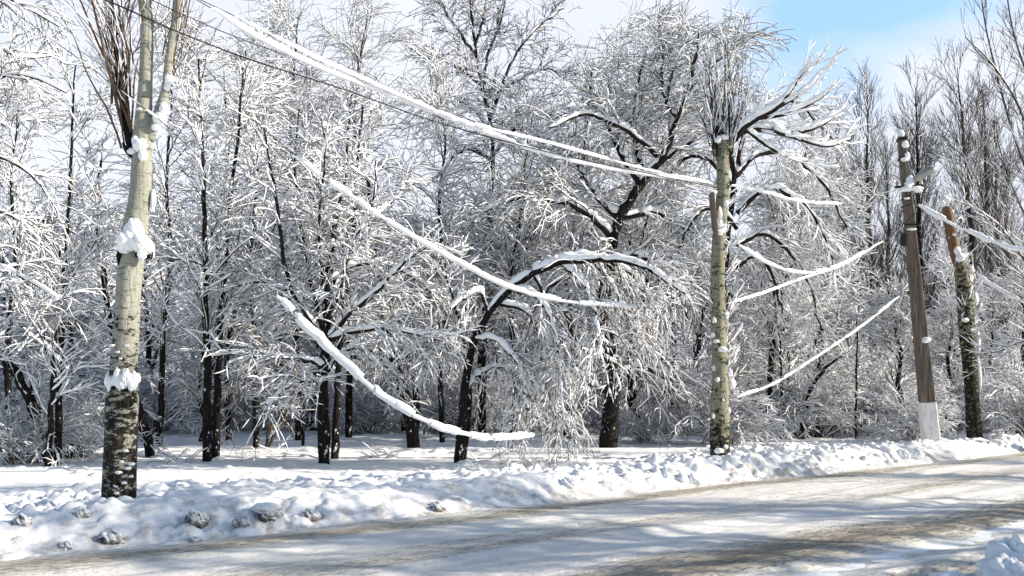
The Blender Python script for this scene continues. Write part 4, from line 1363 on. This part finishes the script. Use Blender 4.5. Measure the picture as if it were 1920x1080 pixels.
# third poplar, right: snapped trunk with bare orange wood on top
Y3 = 29.0
ft = foot(1826, 822, Y3)
root = empty('snapped_poplar', ft)
T = Tree(3, ft)
rough_trunk(T, [(1828, 834), (1827, 815), (1822, 740), (1815, 650), (1811, 580), (1806, 530), (1796, 485), (1790, 455)], Y3, [14, 13.5, 12.5, 13, 14, 13, 11, 8], n=100, mat='poplar_c', root=root, k=22, amp=0.12)
rough_trunk(T, [(1796, 500), (1786, 455), (1779, 415), (1774, 388)], Y3 - 0.05, [8, 9.5, 9.5, 8], n=30, mat='wood', root=root, k=10, amp=0.12, name='bare_wood')
rough_trunk(T, [(1808, 560), (1818, 535), (1822, 520), (1822, 508)], Y3, [9, 8, 6, 3], n=20, mat='poplar_c', root=root, k=12, amp=0.2, name='branch_stub')
for by in range(400, 640, 16):
    px = np.interp(by, [380, 450, 640], [1774, 1788, 1812])
    shoots(T, at(px + (9 if by % 32 else -9), by, Y3), 5, 0.8, 0.6, r0=0.008, tilt=(0.5 if by % 32 else -0.5, 0), sn=1.5)
T.build('snapped_poplar', 'bark', 'warmtwig', root=root)
its = []
for px, py, rx, rz, dy in ((1772, 374, 9, 8, -.05), (1766, 380, 6, 6, -.1), (1795, 470, 6, 8, -.2), (1800, 482, 8, 9, -.22), (1821, 505, 5, 7, -.05), (1818, 522, 6, 8, -.1), (1830, 560, 4, 12, 0), (1836, 700, 4, 30, .05), (1810, 600, 6, 4, -.25), (1788, 440, 4, 4, -.18), (1822, 618, 4, 3, -.22), (1834, 640, 4, 20, .05)):
    its.append((at(px, py, Y3 + dy) - np.array(ft), (px2m(rx, Y3), px2m(rx, Y3) * .8, px2m(rz, Y3)), px + py, 0.5))
caps('snow_cap', root, its)
tag(root, 'snapped poplar trunk with bare orange wood at its broken top', 'tree')

# ------------------------------------------------------------------ leaning concrete pole with street lamp
YP = 26.3
pf = foot(1746, 834, YP)
pole = empty('utility_pole', pf)
pb, pt = at(1746, 836, YP), at(1690, 258, YP)
pw = at(1741.5, 757, YP)
dirp = (pt - pb)


def on_pole(py):
    t = (836 - py) / (836 - 258.0)
    return pb + dirp * t, 0.52 * (1 - t) + 0.26 * t


org = np.array(pf)
ang_p = math.radians(-14)
beam('foot_whitewash', pb - dirp * 0.03, on_pole(757)[0], 0.545, 0.46, 'whitewash', pole, w2=0.505, rz=ang_p, origin=pf, bev=0.03)
sh = beam('shaft', on_pole(757)[0], pt, 0.49, 0.40, 'concrete', pole, w2=0.27, rz=ang_p, origin=pf, bev=0.03)
P = smooth_line([at(1700, 350, YP - 0.15), at(1718, 335, YP - 0.35), at(1738, 322, YP - 0.5)], 12)[None]
tb = Tubes()
tb.add(P - org, np.full((1, 12), 0.035), 8, cap=True)
arm = link('lamp_arm', tb.mesh('lamp_arm'), M['metal'], pole)


def sweep_mesh(name, pts, radii, ys, n=30, k=14, flat=0.6):
    Pp = smooth_line([(*at(p[0], p[1], YP + y), r) for p, r, y in zip(pts, radii, ys)], n)
    t = Tubes()
    t.add(Pp[None, :, :3] - org, Pp[None, :, 3], k, cap=True)
    return t.mesh(name)


lamp = link('street_lamp_head', sweep_mesh('street_lamp_head', [(1716, 337), (1724, 331), (1736, 324), (1748, 318), (1756, 314)], [.07, .11, .13, .12, .03], [-.35, -.4, -.48, -.55, -.6]), M['metal'], pole)
lg = link('lamp_glass', blobs_mesh('lamp_glass', [(at(1745, 322, YP - .53) - org, (0.14, 0.09, 0.07), 3, 0.05)]), M['glass'], lamp)
for py in (299, 262):
    c_, w_ = on_pole(py)
    beam('steel_band', c_ - dirp * 0.004, c_ + dirp * 0.004, w_ + 0.05, w_ * 0.82 + 0.05, 'cable', pole, rz=ang_p, origin=pf, bev=0.004)
c_, w_ = on_pole(356)
beam('crossarm', c_ + np.array((-0.42, -0.17, -0.01)), c_ + np.array((0.42, -0.23, 0.02)), 0.07, 0.07, 'cable', pole, origin=pf, bev=0.008)
c_, w_ = on_pole(428)
beam('bracket', c_ + np.array((-0.25, -0.17, 0)), c_ + np.array((0.2, -0.2, 0)), 0.05, 0.05, 'cable', pole, origin=pf, bev=0.006)
bx_ = beam('junction_box', on_pole(455)[0] + np.array((-0.27, -0.05, -0.2)), on_pole(455)[0] + np.array((-0.27, -0.05, 0.2)), 0.12, 0.12, 'cable', pole, origin=pf, bev=0.01)
for dx in (-0.36, 0.0, 0.36):
    link('insulator', blobs_mesh('insulator', [(on_pole(356)[0] + np.array((dx, -0.2, 0.1)) - org, (0.05, 0.05, 0.08), 3, 0.1)]), M['insul'], pole)
wr = Tubes()
for py, dz in ((372, 0.1), (382, -0.06), (390, 0.05), (412, 0.22), (300, 0.0)):
    c_, w_ = on_pole(py)
    a = np.linspace(0, 2 * math.pi, 15)
    hw = w_ * 0.60
    ring = np.stack([c_[0] + hw * np.cos(a), c_[1] + hw * np.sin(a), c_[2] + dz * np.cos(a)], 1)
    wr.add(ring[None] - org, np.full((1, 15), 0.012), 5)
link('wire_wrap', wr.mesh('wire_wrap'), M['cable'], pole)
its = []
for px, py, rx, rz, dy in ((1689, 250, 7, 7, 0), (1697, 271, 6, 7, -.14), (1701, 293, 5, 8, -.15), (1696, 299, 7, 4, -.16), (1706, 338, 7, 8, -.25), (1700, 354, 11, 5, -.3), (1718, 353, 12, 4, -.32), (1690, 357, 8, 3, -.28), (1722, 358, 7, 3, -.3), (1704, 345, 8, 6, -.28), (1710, 430, 9, 2, -.28),
                           (1737, 637, 8, 5, -.24), (1734, 640, 6, 3, -.26), (1745, 313, 6, 2, -.5), (1700, 372, 5, 2, -.2)):
    its.append((at(px, py, YP + dy) - org, (px2m(rx, YP), px2m(rx, YP) * .7, px2m(rz, YP)), px + py, 0.5))
caps('snow_cap', pole, its)
tag(pole, 'leaning concrete pole with whitewashed foot, snow cap and a street lamp arm', 'utility pole')

# ------------------------------------------------------------------ fallen and hanging cables under their sleeves of snow
def cable(pts, ys, r, lab, before=None, after=None, seed=0, group='cables sleeved in thick snow', droop=1.0, wire=0.006, name='snowy_cable', gaps=0.0, breaks=()):
    """pts photo pixels, ys distances; bare wire runs on to the points before / after"""
    rng = np.random.default_rng(seed)
    Wp = [at(p[0], p[1], y) for p, y in zip(pts, ys)]
    n = 160
    C = smooth_line(Wp, n)
    full = ([np.array(q) for q in (before or [])]) + [C[0], C[n // 4], C[n // 2], C[3 * n // 4], C[-1]] + ([np.array(q) for q in (after or [])])
    root_o = empty(name, tuple(C[0]))
    org_ = C[0]
    t = Tubes()
    bits = [C]
    if before:
        pre = smooth_line([np.array(q) for q in before] + [C[0], C[6]], 40)[:-1]
        bits = [pre[:-3], C]
    if after:
        post = smooth_line([C[-7], C[-1]] + [np.array(q) for q in after], 40)[3:]
        bits.append(post)
    for b_ in bits:
        t.add((b_ - org_)[None], np.full((1, len(b_)), wire), 6, cap=True)
    link('wire', t.mesh('wire'), M['cable'], root_o)
    # the snow sleeve: noisy, slightly sagging beads
    S = smooth_line(Wp, 420)
    L = np.r_[0, np.cumsum(np.linalg.norm(np.diff(S, axis=0), axis=1))]
    nz = fbm(L * 2.3 + seed * 5, 0 * L + seed, seed, 4) + 0.35 * fbm(L * 14, 0 * L, seed + 3, 2)
    rr = r * (1 + 0.32 * nz)
    u = L / L[-1]
    rr = rr * np.clip(np.minimum(u, 1 - u) * 13 + 0.22, 0, 1) ** 0.6
    for b0, b1 in breaks:
        rr = np.where((u > b0) & (u < b1), wire * 1.1, rr)
    bite = vnoise(L * 3.1, 0 * L + 5, seed + 31)
    rr = rr * np.where(bite > 0.82, 0.55, 1.0)
    if gaps:
        gn = vnoise(L * 0.9, 0 * L + 3, seed + 11)
        rr = np.where(gn < gaps, wire * 0.8, rr)
    t2 = Tubes()
    S = S - org_
    S[:, 2] += rr * 0.45
    S += np.stack([fbm(L * 5, 0 * L, seed + 5, 2), fbm(L * 5, 0 * L, seed + 6, 2), fbm(L * 5, 0 * L, seed + 7, 2)], 1) * r * 0.25
    t2.add(S[None], rr[None], 12, cap=True)
    me = t2.mesh('snow_sleeve')
    link('snow_sleeve', me, M['snow'], root_o)
    tag(root_o, lab, 'cable', group)
    return root_o


tie2 = at(1350, 345, Y2 - 0.3)
cable([(395, 15), (480, 68), (600, 128), (740, 182), (880, 236), (1000, 282), (1150, 318), (1335, 344)], [11.5, 12.2, 13.3, 14.6, 16.2, 17.8, 19.5, 21.4], 0.052,
      'long upper cable thick with snow, running from the top left to the second poplar', before=[at(-200, -300, 9.0), at(200, -95, 10.3)], after=[tie2], seed=1)
cable([(440, 30), (560, 92), (700, 158), (870, 228), (1020, 266), (1130, 296), (1240, 325), (1330, 341)], [12.0, 12.9, 14.1, 15.9, 17.6, 19.0, 20.3, 21.4], 0.036,
      'second upper cable merging with the thickest one on its way to the second poplar', before=[at(-150, -260, 9.3), at(250, -60, 10.8)], after=[tie2 + np.array((0, 0, 0.05))], seed=2)
cable([(1372, 348), (1425, 358), (1500, 378), (1578, 383)], [22, 22.8, 24, 25], 0.048, 'short snowy cable leaving the second poplar at the tie, to the right', before=[tie2], after=[at(1640, 378, 25.6), on_pole(372)[0] + np.array((-.2, -.2, 0))], seed=3)
cable([(556, 294), (610, 338), (660, 370), (720, 412), (830, 476), (950, 537), (1060, 566), (1200, 577)], [15.2, 15.5, 15.8, 16.2, 17.0, 17.9, 18.7, 19.6], 0.058,
      'middle snowy cable sagging from the vase-shaped tree across the arching tree', before=[at(330, 60, 13.5), at(450, 200, 14.4)], after=[at(1270, 578, 20.6), at(1338, 570, 21.4)], seed=4, breaks=((0.055, 0.085), (0.19, 0.198)))
cable([(520, 555), (560, 600), (640, 677), (720, 746), (800, 792), (870, 815), (920, 823), (1000, 818)], [14.4, 14.6, 15.0, 15.5, 16.1, 16.7, 17.1, 17.8], 0.074,
      'lowest snowy cable drooping almost to the ground under the trees', before=[at(330, 300, 13.2), at(470, 500, 14.1)], after=[at(1120, 790, 19.0), at(1240, 740, 20.2), at(1340, 690, 21.4)], seed=5, breaks=((0.055, 0.078),))
cable([(1385, 460), (1440, 494), (1500, 512), (1570, 500), (1655, 453)], [22.2, 23, 23.8, 24.6, 25.5], 0.055, 'upper of the two snowy cables slung between second poplar and concrete pole', before=[at(1352, 432, 21.5)], after=[on_pole(420)[0] + np.array((-.15, -.2, 0))], seed=6)
cable([(1362, 570), (1430, 550), (1500, 524), (1560, 505), (1590, 492)], [21.9, 22.8, 23.7, 24.4, 24.8], 0.040, 'lower of the two snowy cables slung between second poplar and concrete pole', before=[at(1350, 572, 21.6)], after=[at(1650, 462, 25.4), on_pole(440)[0] + np.array((-.15, -.2, 0))], seed=7)
cable([(1382, 745), (1450, 720), (1530, 670), (1615, 612), (1685, 556)], [21.9, 22.9, 24.0, 25.0, 25.8], 0.042, 'lowest snowy cable rising steeply from the second poplar foot to the concrete pole', before=[at(1352, 742, 21.5)], after=[on_pole(520)[0] + np.array((-.15, -.2, 0))], seed=8)
cable([(1722, 385), (1760, 407), (1800, 428), (1880, 461), (1960, 480)], [26.0, 25.6, 25.2, 24.4, 23.6], 0.074, 'thick snowy cable leaving the concrete pole past the snapped trunk', before=[on_pole(372)[0] + np.array((.1, -.2, 0))], after=[at(2200, 430, 20)], seed=9)
cable([(1850, 425), (1885, 445), (1930, 462), (1990, 478)], [28, 27.4, 26.8, 26], 0.058,'upper thin snowy cable at the right edge beyond the snapped trunk', before=[at(1800, 400, 28.8)], after=[at(2200, 460, 23)], seed=10)
cable([(1832, 515), (1870, 541), (1920, 567), (1985, 590)], [28.5, 28, 27.3, 26.4], 0.060, 'short snowy cable low at the right edge hanging from the snapped trunk', before=[at(1812, 500, 28.8)], after=[at(2200, 600, 23)], seed=11)
cable([(30, 25), (95, 72), (150, 112), (220, 165), (300, 225)], [10.5, 10.9, 11.2, 11.6, 12.1], 0.016, 'thin frosted cable slanting across the sky before the big poplar', before=[at(-150, -110, 9.6)], after=[at(380, 300, 13.2)], seed=12, gaps=0.3)


def bare_wire(pts, ys, lab, r=0.008, frost=0.0, seed=0):
    C = smooth_line([at(p[0], p[1], y) for p, y in zip(pts, ys)], 90)
    t = Tubes()
    t.add((C - C[0])[None], np.full((1, 90), r), 6, cap=True)
    o = link('bare_wire', t.mesh('bare_wire'), M['cable'], None, tuple(C[0]))
    tag(o, lab, 'wire', 'bare black wires overhead')


bare_wire([(-200, -150), (185, -5), (320, 54), (470, 112), (640, 166), (830, 232), (1050, 290), (1345, 352)], [9.5, 11.0, 11.8, 12.8, 14.2, 16, 18, 21.4], 'lower bare black wire from the top left corner across the poplar crown', r=0.011)
bare_wire([(-100, -170), (230, -25), (345, 28), (450, 72), (640, 140), (870, 222), (1345, 350)], [10, 11.4, 12.0, 12.6, 14.4, 16.6, 21.4], 'upper thin bare black wire beside the lower one', r=0.007)

# ------------------------------------------------------------------ trees beyond the right edge of the view, whose shadows fall on road and field
G_ROAD = 'roadside trees standing on beyond the right edge'
for u_, v_, s, k in ((19, 1.6, 0.5, 0), (24, -2.2, 0.66, 1), (31, -2, 0.68, 1), (37, -2, 0.66, 0), (48, 14.6, 0.68, 1), (54, 14.4, 0.66, 0)):
    p = RU * u_ + RV * v_
    put(pops, usedp, k, p[0], p[1], s, 'roadside poplar standing on beyond the right edge of the view', 'tree', G_ROAD, sz=0.95)
for x_, y_, s, k in ((20.5, 9.9, 1.3, 0),):
    put(protos, used, k, x_, y_, s, 'wide bare tree standing beyond the right edge on the near side of the road', 'tree', 'bare trees beyond the right edge on the near side of the road')
